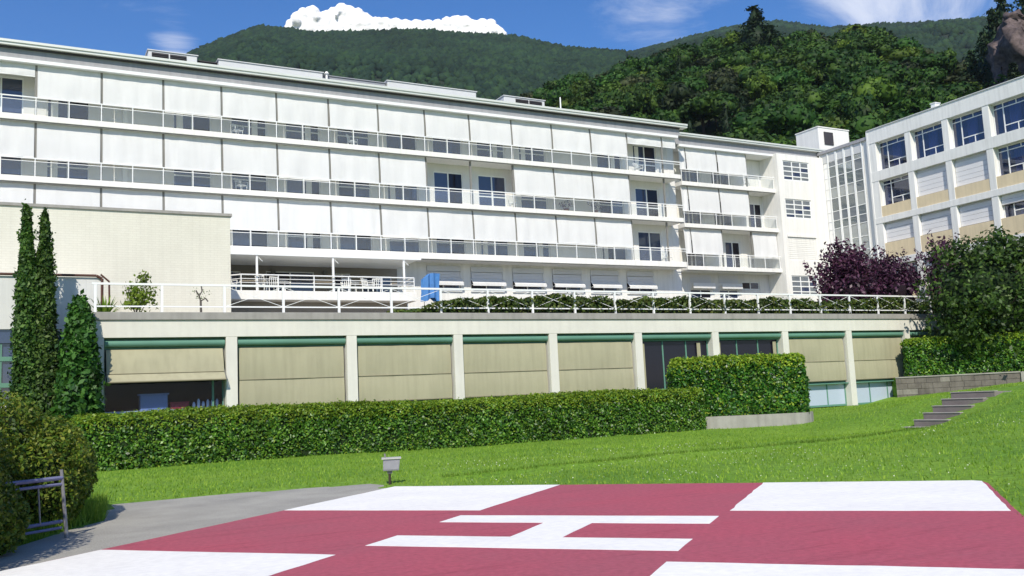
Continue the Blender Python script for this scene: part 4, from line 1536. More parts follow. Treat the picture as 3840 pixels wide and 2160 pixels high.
# plants on the left of the terrace
e = empty('spiky_plant', (3.0, 37.2, 5.42), 'small spiky yellow-green plant beside the brown pipe', 'plant')
mb = MB()
for i in range(70):
    a, el = rnd.uniform(0, 6.28), rnd.uniform(0.35, 1.45)
    L = rnd.uniform(0.5, 0.95)
    p = Vector((3.0 + 0.12 * math.cos(a), 37.2 + 0.12 * math.sin(a), 5.42))
    q = p + Vector((math.cos(a) * math.cos(el), math.sin(a) * math.cos(el), math.sin(el))) * L
    s_ = Vector((-math.sin(a), math.cos(a), 0)) * 0.03
    m_ = (p + q) / 2 + Vector((0, 0, 0.05))
    mb.quad(tuple(p - s_), tuple(p + s_), tuple(m_ + s_), tuple(m_ - s_))
    mb.quad(tuple(m_ - s_), tuple(m_ + s_), tuple(q + s_ * 0.1), tuple(q - s_ * 0.1))
mb.build('leaf_blades', 'lime', e, kind='stuff')
MB().tube((3.0, 37.2, 5.40), (3.0, 37.2, 5.58), 0.12, 10, 0.09).build('stem', 'twigmat', e)
e = empty('leafy_shrub', (4.25, 38.4, 5.42), 'loose bright green shrub in front of the brick block', 'shrub')
P, N = clumps(46, 16, (4.25, 38.4, 6.2), (0.72, 0.6, 0.72), 0.10, 5)
P2, N2 = clumps(12, 14, (4.5, 38.4, 6.95), (0.22, 0.22, 0.35), 0.09, 6)
foliage('foliage', [leaves(P, N, 0.075), leaves(P2, N2, 0.075)], 'lime', e)
mb = MB()
for i in range(7):
    a = i * 0.9
    mb.tube((4.25, 38.4, 5.42), (4.25 + 0.5 * math.cos(a), 38.4 + 0.4 * math.sin(a), 6.5 + 0.1 * i), 0.02, 6, 0.008)
mb.build('stems', 'twigmat', e, kind='stuff')
e = empty('bare_sapling', (6.68, 38.6, 5.42), 'thin bare sapling with a few crooked twigs on the terrace', 'sapling')
MB().tube((6.68, 38.6, 5.42), (6.66, 38.6, 6.25), 0.055, 8, 0.04).build('trunk', 'twigmat', e)
mb = MB()
mb.path([(6.66, 38.6, 6.2), (6.6, 38.6, 6.42), (6.48, 38.6, 6.62)], 0.03, 6).path([(6.6, 38.6, 6.42), (6.72, 38.6, 6.6), (6.69, 38.6, 6.82)], 0.025, 6)
mb.path([(6.66, 38.6, 6.2), (6.85, 38.6, 6.32), (6.95, 38.6, 6.18)], 0.025, 6)
mb.build('twigs', 'twigmat', e)
P, N = clumps(8, 9, (6.68, 38.6, 6.5), (0.3, 0.12, 0.3), 0.05, 9)
foliage('foliage', [leaves(P, N, 0.035)], 'cypress', e)
e = empty('leafy_shrub', (23.6, 37.9, 5.42), 'wispy pale green shrub rising above the terrace hedge', 'shrub')
P, N = clumps(40, 12, (23.6, 37.9, 6.15), (1.05, 0.4, 0.55), 0.09, 15)
foliage('foliage', [leaves(P, N, 0.06)], 'ivy', e)
MB().tube((23.6, 37.9, 5.42), (23.6, 37.9, 6.1), 0.03, 6, 0.012).build('stem', 'twigmat', e)

# purple-leaved trees at the right end of the terrace
def purple_tree(x, y, h, r, label, seed, lean=0):
    e = empty('purple_tree', (x, y, 5.42), label, 'tree', 'purple-leaved trees on the terrace')
    limbs = [(0.25 + 0.1 * i, i * 1.7 + seed, 0.8, h * 0.5, 0.05) for i in range(6)]
    trunk_mesh('trunk', (x, y, 5.4), 5.42 + h * 0.75, 0.14, 0.05, limbs).build('trunk', 'bark', e)
    parts = []
    for i in range(9):
        a = i * 2.4 + seed
        rr = r * (0.45 if i < 6 else 0.25)
        cx, cy = x + rr * math.cos(a), y + rr * math.sin(a)
        cz = 5.42 + h * (0.28 + 0.055 * i + 0.05 * math.sin(i * 3.0 + seed))
        P, N = clumps(52, 13, (cx, cy, cz), (r * 0.55, r * 0.55, h * 0.25), 0.16, seed + i)
        parts.append(leaves(P, N, 0.13))
    for i in range(60):           # long upright shoots
        a, q = rnd.uniform(0, 6.28), r * rnd.uniform(0.1, 0.95)
        p0 = np.array((x + q * math.cos(a), y + q * math.sin(a), 5.42 + h * rnd.uniform(0.45, 0.72) * (1.1 - 0.35 * q / r)))
        L = rnd.uniform(0.8, 2.0) * (h / 5)
        t = rng.random(26)[:, None]
        P = p0 + t * np.array((0.35 * math.cos(a), 0.35 * math.sin(a), 1.0)) * L + rng.normal(size=(26, 3)) * 0.09
        parts.append(leaves(P, norm(rng.normal(size=(26, 3))), 0.12))
    for i in range(3):
        pass
    foliage('crown', parts, 'purple', e)
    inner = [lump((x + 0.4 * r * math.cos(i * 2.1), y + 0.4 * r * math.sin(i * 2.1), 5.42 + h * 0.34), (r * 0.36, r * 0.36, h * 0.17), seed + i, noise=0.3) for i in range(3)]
    foliage('inner_core', inner, 'purple_core', e)  # dark filler bodies painting the shade deep in the crown


purple_tree(48.9, 43.0, 5.6, 2.2, 'purple-leaved tree nearest the white end block', 3)
purple_tree(53.0, 43.2, 5.2, 2.5, 'purple-leaved tree further right, partly behind the green tree', 8)
purple_tree(55.6, 40.6, 5.7, 1.2, 'purple-leaved tree whose top shows above the green tree', 12)


# ------------------------------------------------------------------ hedges on the lawn
def hedge_pts(n, A, B, dep, h, z0f, size, wob=0.07, top=0.3):
    """points on the box between A and B (front line), dep deep to the left of A->B"""
    A, B = np.array(A, float), np.array(B, float)
    L = np.linalg.norm(B - A)
    t = (B - A) / L
    w = np.array((-t[1], t[0]))
    areas = np.array([L * h, L * dep, dep * h, dep * h, L * h * 0.5])
    k = rng.choice(5, n, p=areas / areas.sum())
    a, b, c = rng.random(n), rng.random(n), rng.random(n)
    U = np.where(k <= 1, a * L, np.where(k == 2, 0, np.where(k == 3, L, a * L)))
    Wd = np.where(k == 0, 0, np.where(k == 1, b * dep, np.where(k == 4, dep, b * dep)))
    Z = np.where(k == 1, h, np.where(k == 4, c * h, c * h))
    Nl = np.stack([np.where(k == 2, -1, np.where(k == 3, 1, 0)), np.where(k == 0, -1, np.where(k == 4, 1, 0)), np.where(k == 1, 1, 0)], 1).astype(float)
    # rounded shoulders and uneven clipping
    q = np.stack([U, Wd, Z], 1)
    ctr = np.stack([np.clip(U, 0.3, L - 0.3), np.clip(Wd, 0.3, dep - 0.3), np.clip(Z, 0, h - 0.3)], 1)
    dd = q - ctr
    ln = np.linalg.norm(dd, axis=1, keepdims=True)
    q = np.where(ln > 0.3, ctr + dd / np.maximum(ln, 1e-6) * 0.3, q)
    Nl = norm(Nl * 0.6 + dd)
    off = wob * fnoise(q, 21, 1.6) + wob * 0.8 * fnoise(q, 22, 5.5) - np.abs(rng.normal(0, 0.07, n)) + 0.07 * (rng.random(n) > 0.97)
    q = q + Nl * off[:, None]
    Nl = norm(Nl + np.array((0, 0, 0.55)))
    P2 = A + q[:, :1] * t + q[:, 1:2] * w
    Pw = np.concatenate([P2, q[:, 2:3] + z0f(P2)[:, None]], 1)
    Nw = np.concatenate([Nl[:, :1] * t + Nl[:, 1:2] * w, Nl[:, 2:3]], 1)
    return Pw, Nw, q


def hedge(name, label, A, B, dep, h, n, size, z0f, base=0.0, tipn=0.12, mt='hedge'):
    mid = ((A[0] + B[0]) / 2, (A[1] + B[1]) / 2)
    e = empty(name, (mid[0], mid[1], float(z0f(np.array([mid]))[0])), label, 'hedge')
    P, N, q = hedge_pts(n, A, B, dep, h, z0f, size)
    istip = (q[:, 2] > h - 0.30 - 0.25 * rng.random(n)) & (rng.random(n) < 0.72) | (rng.random(n) < tipn)
    foliage('foliage', [leaves(P[~istip], N[~istip], size, 0.95)], mt, e)
    Pt = P[istip] + np.array((0, 0, 0.03))
    foliage('young_leaves', [leaves(Pt, norm(N[istip] + np.array((0, 0, 0.4))), size * 0.85, 0.8)], 'hedge_tip', e)  # young leaves gathered on top, their brightness also painting the sunlit top
    t = Vector((B[0] - A[0], B[1] - A[1], 0))
    L = t.length
    F = Frame((A[0], A[1], 0), t, (-t.y, t.x, 0))
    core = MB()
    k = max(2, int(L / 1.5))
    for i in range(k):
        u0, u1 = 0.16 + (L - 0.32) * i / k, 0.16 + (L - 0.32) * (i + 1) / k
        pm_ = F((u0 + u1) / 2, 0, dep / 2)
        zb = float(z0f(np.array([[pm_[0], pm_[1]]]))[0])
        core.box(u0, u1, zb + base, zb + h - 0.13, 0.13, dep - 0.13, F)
    core.build('stems', 'core', e)  # solid core, coloured dark as the shade between the leaves
    return e


zg = lambda P2: gz(P2[:, 0], P2[:, 1])
hedge('clipped_hedge', 'long low clipped laurel hedge in front of the blinds of the low wing', (1.45, 30.8), (24.35, 28.95), 1.5, 1.62, 82000, 0.055, zg)
TA, TBp = (23.55, 30.0), (28.0, 27.05)
hedge('clipped_hedge', 'tall block of clipped laurel hedge in a curved concrete planter', TA, TBp, 2.6, 2.36, 34000, 0.070, lambda P2: np.full(len(P2), 0.56), 0.0, 0.16)
# its concrete planter wall
pl = empty('planter', (26, 28.5, 0.1), 'low grey concrete planter wall with a rounded end under the tall hedge', 'planter')
arc = [(23.9, 29.55), (25.2, 28.62), (26.4, 27.80), (27.2, 27.28)]
cxp, cyp = 27.78, 28.20
for i in range(9):
    a = math.radians(-122 + 17 * i)
    arc.append((cxp + 1.08 * math.cos(a), cyp + 1.08 * math.sin(a)))
mb = MB()
n = len(arc)
inner = []
for i, (x, y) in enumerate(arc):
    x0, y0 = arc[max(0, i - 1)]
    x1, y1 = arc[min(n - 1, i + 1)]
    l = math.hypot(x1 - x0, y1 - y0)
    inner.append((x - (y1 - y0) / l * 0.18, y + (x1 - x0) / l * 0.18))
for i in range(n - 1):
    za, zb = -0.1, 0.60
    q = [arc[i], arc[i + 1], inner[i + 1], inner[i]]
    mb.prism(q, za, zb)
mb.build('planter_wall', 'concrete', pl)
MB().prism(inner + [(25.4, 31.2)], 0.0, 0.5).build('earth', 'soil', pl)

# retaining wall of squared stone, with the upper hedge behind it
RA, RB_ = (43.5, 35.55), (47.5, 29.9)
rw = empty('retaining_wall', ((RA[0] + RB_[0]) / 2, (RA[1] + RB_[1]) / 2, 0.8), 'grey stone retaining wall under the hedge at the right', 'wall')
tv = Vector((RB_[0] - RA[0], RB_[1] - RA[1], 0))
FRW = Frame((RA[0], RA[1], 0), tv, (-tv.y, tv.x, 0))
LR = tv.length
MB().box(0, LR, -0.2, 1.78, 0.06, 0.5, FRW).build('backing', 'stone', rw)
zc = 0.25
for c in range(5):
    hh = 0.31
    u = 0.0 if c % 2 else -0.3
    while u < LR - 0.05:
        w_ = rnd.uniform(0.5, 0.85)
        a, b = max(0, u), min(LR, u + w_)
        if b - a > 0.12:
            pr = rnd.uniform(0.0, 0.03)
            MB().box(a + 0.008, b - 0.008, zc + 0.008, zc + hh - 0.008, 0.03 - pr, 0.2, FRW).build('stone_block', 'stone' if rnd.random() < 0.75 else 'stone_pale', rw)
        u += w_
    zc += hh
MB().box(LR - 0.75, LR + 0.3, 0.9, 1.84, -0.08, 0.55, FRW).build('end_pier', 'concrete', rw)
MB().box(0, LR - 0.76, 1.802, 1.87, -0.03, 0.5, FRW).build('wall_cap', 'concrete', rw)
n2 = Vector((-tv.y, tv.x, 0)).normalized()
hedge('clipped_hedge', 'clipped hedge standing on top of the stone retaining wall', (RA[0] + n2.x * 0.15 + 0.3, RA[1] + n2.y * 0.15 - 0.4), (RB_[0] + n2.x * 0.15 + 2.2, RB_[1] + n2.y * 0.15 - 3.1), 2.2, 2.05, 26000, 0.085, lambda P2: np.full(len(P2), 1.86), 0.0, 0.1)
pl2 = MB().prism([(RA[0] + n2.x * 0.5, RA[1] + n2.y * 0.5), (RB_[0] + n2.x * 0.5 + 3, RB_[1] + n2.y * 0.5 - 4.2), (56, 30), (56.5, 36), (50, 36.4), (44.2, 36.4)], 0, 1.84)
pl2.build('bank', 'lawn', kind='structure')

# steps up the bank
st = empty('steps', (27.3, 20.8, 0.05), 'short flight of grey concrete steps set in the grass bank', 'steps')
for i in range(6):
    X0 = 26.5 + 0.43 * i
    zz_ = 0.07 + 0.215 * i
    MB().box(X0, X0 + 0.62, zz_ - 0.28, zz_ + 0.03, 20.25 - 0.14 * i, 21.5 - 0.06 * i).build('step', 'step', st, bevel=0.015)
    MB().box(X0 - 0.02, X0 + 0.16, zz_ + 0.033, zz_ + 0.06, 20.24 - 0.14 * i, 21.51 - 0.06 * i).build('nosing', 'nosing', st)
MB().box(29.1, 31.2, 0.9, 1.17, 19.3, 21.2).build('landing', 'concrete', st)

# ------------------------------------------------------------------ trees beside the buildings
e = empty('shade_tree', (48.0, 31.6, 1.8), 'round dark green tree with a slim trunk in front of the right wing', 'tree')
limbs = [(0.35 + 0.08 * i, i * 2.2, 0.75, 2.8 - 0.15 * i, 0.07) for i in range(8)]
trunk_mesh('trunk', (47.6, 31.9, 0.8), 7.6, 0.17, 0.06, limbs, 0.1).build('trunk', 'bark', e)
parts = []
for i in range(30):
    d = norm(rng.normal(size=3))
    q = 0.45 + 0.4 * rng.random()
    c = np.array((48.3, 32.4, 6.2)) + d * np.array((4.1, 3.5, 3.8)) * q
    rr = rnd.uniform(0.8, 1.5)
    P, N = clumps(30, 16, c, (rr, rr, rr * 0.8), 0.17, 40 + i)
    parts.append(leaves(P, norm(N + 0.4 * d), 0.13))
P, N = ellipsoid_pts(5200, (48.3, 32.4, 5.9), (4.2, 3.6, 4.0), 0.35, 0.20, 77)
parts.append(leaves(P, N, 0.13))
foliage('inner_core', [lump((48.3, 32.4, 6.0), (2.7, 2.3, 2.3), 5)], 'core', e)  # one dark filler body; the crown's inner shade is in its colour
foliage('crown', parts, 'treeleaf', e)


def column_tree(name, label, cat, x, y, zb, zt, r, seed, mt='cypress', n=9000, size=0.085, group=None, lean=0.0, rtop=0.25, tap=0.45):
    e = empty(name, (x, y, zb), label, cat, group)
    t = rng.random(n) ** 0.85
    a = rng.uniform(0, 6.2832, n)
    prof = np.where(t < 0.10, 0.75 + 2.5 * t, np.where(t < tap, 1.0, 1 - (1 - rtop) * ((np.maximum(t, tap) - tap) / (1 - tap)) ** 1.1)) * np.clip((1.0 - t) / 0.035, 0.12, 1) ** 0.6
    q = np.stack([np.cos(a), np.sin(a), t * (zt - zb) / r * 0.6], 1)
    rad = r * prof * (1 + 0.20 * fnoise(q, seed, 1.3) + 0.17 * fnoise(q, seed + 1, 4) + 0.10 * fnoise(q, seed + 2, 9)) * (1 - 0.34 * rng.random(n) ** 2 + 0.25 * (rng.random(n) > 0.93))
    P = np.stack([x + rad * np.cos(a) + lean * t, y + rad * np.sin(a), zb + t * (zt - zb)], 1)
    N = norm(np.stack([np.cos(a), np.sin(a), 0.35 + 0 * a], 1))
    parts = [leaves(P, N, size, 0.8)]
    k_ = rng.choice(len(P), 170)            # sprays that stand out of the outline
    Pc = np.repeat(P[k_] + N[k_] * rng.uniform(0.01, 0.09, (170, 1)), 11, 0)
    dd = rng.normal(size=Pc.shape) * np.array((0.04, 0.04, 0.10))
    parts.append(leaves(Pc + dd, norm(np.repeat(N[k_], 11, 0) + norm(dd)), size * 0.85, 0.8))
    tt = np.linspace(0.0, 0.97, 14)
    seg = 10
    V = []
    for k in tt:
        pr = 0.62 * r * (0.85 if k < tap else 1 - (1 - rtop) * ((k - tap) / (1 - tap)) ** 1.1)
        for i in range(seg):
            V.append((x + pr * math.cos(6.2832 * i / seg) + lean * k, y + pr * math.sin(6.2832 * i / seg), zb + k * (zt - zb)))
    idx = np.arange(14 * seg).reshape(14, seg)
    F = np.stack([idx[:-1], np.roll(idx, -1, 1)[:-1], np.roll(idx, -1, 1)[1:], idx[1:]], -1).reshape(-1, 4)
    foliage('crown', parts, mt, e)
    link('trunk', np_mesh('trunk', np.array(V) - np.array((x, y, zb)), F, M['core']), e, (x, y, zb))  # wide dark filler cone, coloured as the shade behind the sprays
    return e


column_tree('columnar_tree', 'taller narrow columnar evergreen at the left, pointed at the top', 'tree', 0.56, 36.5, 0.3, 9.33, 0.56, 31, group='columnar evergreens in front of the annex', lean=-0.20, n=11000, rtop=0.16, tap=0.22)
column_tree('columnar_tree', 'slightly shorter columnar evergreen joined to the taller one', 'tree', 1.10, 36.4, 0.3, 9.12, 0.52, 36, group='columnar evergreens in front of the annex', lean=-0.16, n=10000, rtop=0.15, tap=0.22)
column_tree('climber_shrub', 'tapering leafy shrub against the corner of the low wing', 'shrub', 2.1, 35.3, 0.3, 5.85, 0.66, 41, mt='ivy', n=4200, size=0.125, rtop=0.30, lean=-0.05)

# big rounded shrub at the lower left with the metal frame in its shade
e = empty('round_shrub', (-1.0, 17.2, 0.0), 'big rounded yellow-green shrub at the lower left edge', 'shrub')
parts = []
for (c, r, n, s) in (((-1.05, 17.4, 1.12), (1.9, 2.2, 1.17), 14000, 3), ((0.2, 17.9, 0.85), (1.08, 1.4, 0.98), 7000, 7), ((-2.4, 16.3, 1.0), (1.7, 1.7, 1.1), 7000, 9), ((-0.75, 15.75, 0.95), (1.0, 0.9, 0.95), 5500, 13), ((0.36, 16.7, 0.75), (0.74, 1.05, 0.86), 5500, 27), ((-1.5, 13.75, 1.1), (1.5, 1.6, 1.6), 10000, 17), ((-0.62, 14.05, 0.42), (0.85, 0.7, 0.62), 4500, 19), ((-1.6, 12.3, 1.7), (1.25, 1.3, 1.85), 8000, 23)):  # last lump stands out of view, added to shade the metal frame
    P, N = ellipsoid_pts(int(n * 2.0), c, r, 0.22, 0.10, s)
    k = P[:, 2] > 0.03
    parts.append(leaves(P[k], norm(N[k] + np.array((0, 0, 0.5))), 0.036, 1.0))
foliage('foliage', parts, 'bushleaf', e)
parts = []
for (c, r, s) in (((-1.05, 17.4, 1.05), (1.55, 1.8, 0.92), 3), ((0.2, 17.9, 0.8), (0.8, 1.1, 0.78), 7), ((-2.4, 16.3, 0.9), (1.35, 1.35, 0.85), 9), ((-0.75, 15.75, 0.85), (0.75, 0.65, 0.75), 13), ((0.36, 16.7, 0.65), (0.54, 0.8, 0.65), 27), ((-1.5, 13.75, 1.0), (1.25, 1.35, 1.38), 17), ((-0.62, 14.05, 0.38), (0.6, 0.48, 0.45), 19), ((-1.6, 12.3, 1.6), (1.0, 1.05, 1.65), 23)):
    parts.append(lump(c, r, s, noise=0.08))
foliage('stems', parts, 'core', e)  # filler lumps with the shrub's inner shade put into their dark colour

# metal frame leaning in the shrub's shade
e = empty('metal_barrier', (0.45, 14.9, 0.0), 'grey-blue metal barrier frame with double rails half hidden in the shrub', 'barrier')
p0, p1 = Vector((-0.15, 14.55, 0)), Vector((0.70, 15.2, 0))
dv = (p1 - p0).normalized()
for z, r in ((0.86, 0.03), (0.77, 0.022), (0.24, 0.025), (0.15, 0.02)):
    MB().tube(p0 + Vector((0, 0, z)), p1 + Vector((-0.04, 0.0, z)), r, 8).build('rail', 'barrier', e)
for p, l in ((p1, 0.0), (p0, 0.0)):
    MB().tube(p + Vector((0.03, 0, 0)), p + Vector((-0.05, 0, 0.98)), 0.028, 8, 0.024).build('leg', 'greymetal', e)
pmid = p0.lerp(p1, 0.62)
MB().tube(pmid + Vector((0.0, 0, 0.24)), pmid + Vector((-0.03, 0, 0.77)), 0.012, 6).build('upright', 'greymetal', e)

# floodlight on a short post at the tip of the apron
fx, fy = 7.08, 18.82
e = empty('floodlight', (fx, fy, 0.02), 'small grey floodlight on a short post at the corner of the helipad', 'lamp')
va = math.radians(20)
FFL = Frame((fx, fy, 0), (math.cos(va), -math.sin(va), 0), (math.sin(va), math.cos(va), 0))
MB().tube((fx, fy, -0.05), (fx, fy, 0.27), 0.03, 8).build('post', 'bark', e)
mb = MB().box(-0.05, 0.06, 0.24, 0.32, -0.03, 0.03, FFL)
mb.build('bracket', 'post', e)
mb = MB()
k = len(mb.v)
for (w, s) in ((-0.10, 1.0), (0.14, 0.72)):
    for (u, v) in ((-0.17, 0.30), (0.17, 0.30), (0.20, 0.54), (-0.16, 0.54)):
        mb.v.append(FFL(u * s + 0.03, 0.42 + (v - 0.42) * s, w))
for q in ((0, 1, 2, 3), (5, 4, 7, 6), (4, 0, 3, 7), (1, 5, 6, 2), (3, 2, 6, 7), (4, 5, 1, 0)):
    mb.f.append(q)
mb.build('housing', 'greymetal', e, bevel=0.012)
MB().box(-0.13, 0.19, 0.33, 0.50, -0.112, -0.102, FFL).build('lens', 'greymetal', e)
MB().box(-0.16, 0.25, 0.545, 0.58, -0.13, 0.12, FFL).build('hood', 'hoodgrey', e)
MB().tube(FFL(-0.08, 0.55, 0.05), FFL(-0.09, 0.66, 0.05), 0.02, 6).build('knob', 'post', e)

# chairs and pots left out on the balconies
for (x, z, rot, lab) in ((11.0, 17.05, 0.4, 'white chair on the top balcony beside the left open window'), (11.2, 13.89, 0.5, 'white chair on the middle balcony near the left end'), (28.6, 13.89, 2.8, 'white chair on the middle balcony at the end of the open bays'),
                         (38.9, 17.05, 0.2, 'white chair on the top balcony under the short blind'), (41.0, 10.72, 0.3, 'white chair at the right end of the lowest balcony'), (17.8, 17.05, 0.8, 'white chair on the top balcony left of the middle'), (50.2, 17.05, 0.6, 'white chair on the set-back top balcony')):
    chair(x, 51.85 if x < 43 else 53.2, z, rot, lab, 'white chairs on the balconies')
for (x, z, lab) in ((32.6, 13.89, 'reddish potted plant on the middle balcony'), (34.9, 13.89, 'second reddish potted plant right of the other on the middle balcony')):
    e = empty('potted_plant', (x, 51.7, z), lab, 'plant')
    MB().tube((x, 51.7, z), (x, 51.7, z + 0.3), 0.14, 10, 0.2).build('pot', 'brown', e)
    P, N = clumps(24, 10, (x, 51.7, z + 0.62), (0.5, 0.3, 0.36), 0.07, 90)
    foliage('foliage', [leaves(P, N, 0.05)], 'purple', e)

# ------------------------------------------------------------------ grass
ng = 150000
X = rng.uniform(0.5, 46, ng)
Y = rng.uniform(3, 36, ng)
r_ = np.hypot(X, Y)
ang = np.degrees(np.arctan2(X, Y))
ok = (ang > -2) & (ang < 62) & (r_ > 6) & (rng.random(ng) < np.clip(30 / r_, 0.25, 1))
ok &= ~inpad(X, Y, 0.0) & ~inpoly(X, Y, APRON) & (Y < 35.8)
lv = np.array([24.35 - 2.2, 28.95 - 30.75])
ok &= ~inpoly(X, Y, [(2.0, 30.8), (24.4, 29.0), (24.6, 30.5), (2.2, 32.3)])
ok &= ~inpoly(X, Y, arc + [(25.4, 31.2)]) & ~inpoly(X, Y, [(26.4, 19.3), (31.3, 19.2), (31.3, 21.6), (26.4, 21.6)])
X, Y = X[ok], Y[ok]
Zg = gz(X, Y)
n = len(X)
h = rng.uniform(0.03, 0.085, n)
a = rng.uniform(0, 6.28, n)
w = rng.uniform(0.006, 0.02, n)
lean = rng.normal(0, 0.4, (n, 2)) * h[:, None]
V = np.stack([np.stack([X - w * np.cos(a), Y - w * np.sin(a), Zg - 0.01], 1), np.stack([X + w * np.cos(a), Y + w * np.sin(a), Zg - 0.01], 1), np.stack([X + lean[:, 0], Y + lean[:, 1], Zg + h], 1)], 1).reshape(-1, 3)
link('grass', np_mesh('grass', V, np.arange(3 * n).reshape(-1, 3), M['grass']), kind='stuff')
# white clover heads
nc = 3000
X, Y = rng.uniform(4, 34, nc), rng.uniform(5, 23, nc)
den = fnoise(np.stack([X, Y, 0 * X], 1), 9, 0.5)
ok = ~inpad(X, Y, 0.2) & ~inpoly(X, Y, APRON) & (den > -0.1) & (np.degrees(np.arctan2(X, Y)) > 22) & ~inpoly(X, Y, [(26.4, 19.3), (31.3, 19.2), (31.3, 21.6), (26.4, 21.6)])
X, Y = X[ok], Y[ok]
P = np.stack([X, Y, gz(X, Y) + rng.uniform(0.04, 0.08, len(X))], 1)
V, F = leaves(P, np.tile((0, -0.5, 1.0), (len(P), 1)), 0.013, 0.4, 0.9)
link('clover_flowers', np_mesh('clover_flowers', V, F, M['clover']), kind='stuff')
# the unmown edge that crosses the lawn towards the steps
n = 3400
X = rng.uniform(8.5, 26.0, n)
Y = 19.35 + 0.02 * (X - 8) + 0.12 * np.sin(X * 0.5) + rng.normal(0, 0.05, n) + 0.05
Zg = gz(X, Y)
h = rng.uniform(0.03, 0.085, n)
a = rng.uniform(0, 6.28, n)
w = rng.uniform(0.006, 0.016, n)
lean = rng.normal(0, 0.35, (n, 2)) * h[:, None]
V = np.stack([np.stack([X - w * np.cos(a), Y - w * np.sin(a), Zg - 0.02], 1), np.stack([X + w * np.cos(a), Y + w * np.sin(a), Zg - 0.02], 1), np.stack([X + lean[:, 0], Y + lean[:, 1], Zg + h], 1)], 1).reshape(-1, 3)
M['rough_grass'] = leafmat('rough_grass_blade', [(0.06, 0.15, 0.012), (0.11, 0.21, 0.018), (0.22, 0.30, 0.06)], 0.6, 0.3, 0.2, 0.4, 0.2)
link('rough_grass', np_mesh('rough_grass', V, np.arange(3 * n).reshape(-1, 3), M['rough_grass']), kind='stuff')
# longer unmown grass round the apron corner, under the shrub
n = 9000
X, Y = rng.uniform(-0.6, 1.7, n), rng.uniform(13.8, 20.6, n)
ok = ~inpoly(X, Y, APRON) & ((X - 1.2) + (Y - 17) * -0.25 < 1.0)
edge = inpoly(X + 0.75, Y, APRON) | inpoly(X + 0.4, Y - 0.4, APRON)
ok &= edge
X, Y = X[ok], Y[ok]
n = len(X)
Zg = gz(X, Y)
h = rng.uniform(0.10, 0.32, n)
a = rng.uniform(0, 6.28, n)
w = rng.uniform(0.006, 0.014, n)
lean = rng.normal(0, 0.35, (n, 2)) * h[:, None]
V = np.stack([np.stack([X - w * np.cos(a), Y - w * np.sin(a), Zg - 0.02], 1), np.stack([X + w * np.cos(a), Y + w * np.sin(a), Zg - 0.02], 1), np.stack([X + lean[:, 0], Y + lean[:, 1], Zg + h], 1)], 1).reshape(-1, 3)
link('long_grass', np_mesh('long_grass', V, np.arange(3 * n).reshape(-1, 3), M['grass']), kind='stuff')

# ------------------------------------------------------------------ wooded hillside behind the buildings
HR = np.array([(60, 300, 12), (133.1, 268.8, 60), (140.0, 265.0, 86), (147.5, 261.3, 96), (167, 261.2, 108), (188.7, 258.4, 113), (210.8, 253.9, 121), (217.8, 234.4, 119), (233.7, 218.6, 117),
               (238.7, 197.8, 114), (236.5, 184.6, 106), (234.8, 170.2, 96), (232.7, 155.8, 86), (225, 135, 82), (216.7, 124.7, 86), (225, 95, 85), (250, 40, 70)], float)
haz = np.arctan2(HR[:, 0], HR[:, 1])
hr = np.hypot(HR[:, 0], HR[:, 1])
hz = HR[:, 2] - 8.0
o_ = np.argsort(haz)
haz, hr, hz = haz[o_], hr[o_], hz[o_]


def hill_z(X, Y):
    a, r = np.arctan2(X, Y), np.hypot(X, Y)
    R_ = np.interp(a, haz, hr)
    Zr = np.interp(a, haz, hz)
    r0 = 112.0
    t = (r - r0) / (R_ - r0)
    up_ = np.where(t < 1, np.clip(t, 0, 1) ** 0.92, 1 - 0.12 * (t - 1))
    P = np.stack([X, Y, 0 * X], -1).reshape(-1, 3)
    nz = (5.0 * fnoise(P, 51, 0.02) + 2.0 * fnoise(P, 52, 0.06)).reshape(X.shape) * np.clip(t * 2, 0, 1) * np.clip((1.05 - t) * 3, 0.1, 1)
    return np.maximum(4 + (Zr - 4) * up_ + nz, -3)


aa = np.linspace(math.radians(4), math.radians(84), 150)
rr = np.linspace(106, 420, 90)
A_, R_ = np.meshgrid(aa, rr, indexing='ij')
HX, HY = R_ * np.sin(A_), R_ * np.cos(A_)
HZ = hill_z(HX, HY)
HZ = np.where(R_ < 110, -2, HZ)
idx = np.arange(HX.size).reshape(HX.shape)
Fq = np.stack([idx[:-1, :-1], idx[1:, :-1], idx[1:, 1:], idx[:-1, 1:]], -1).reshape(-1, 4)
link('hillside', np_mesh('hillside', np.stack([HX, HY, HZ], -1).reshape(-1, 3), Fq, M['hillsoil'], True), kind='structure')


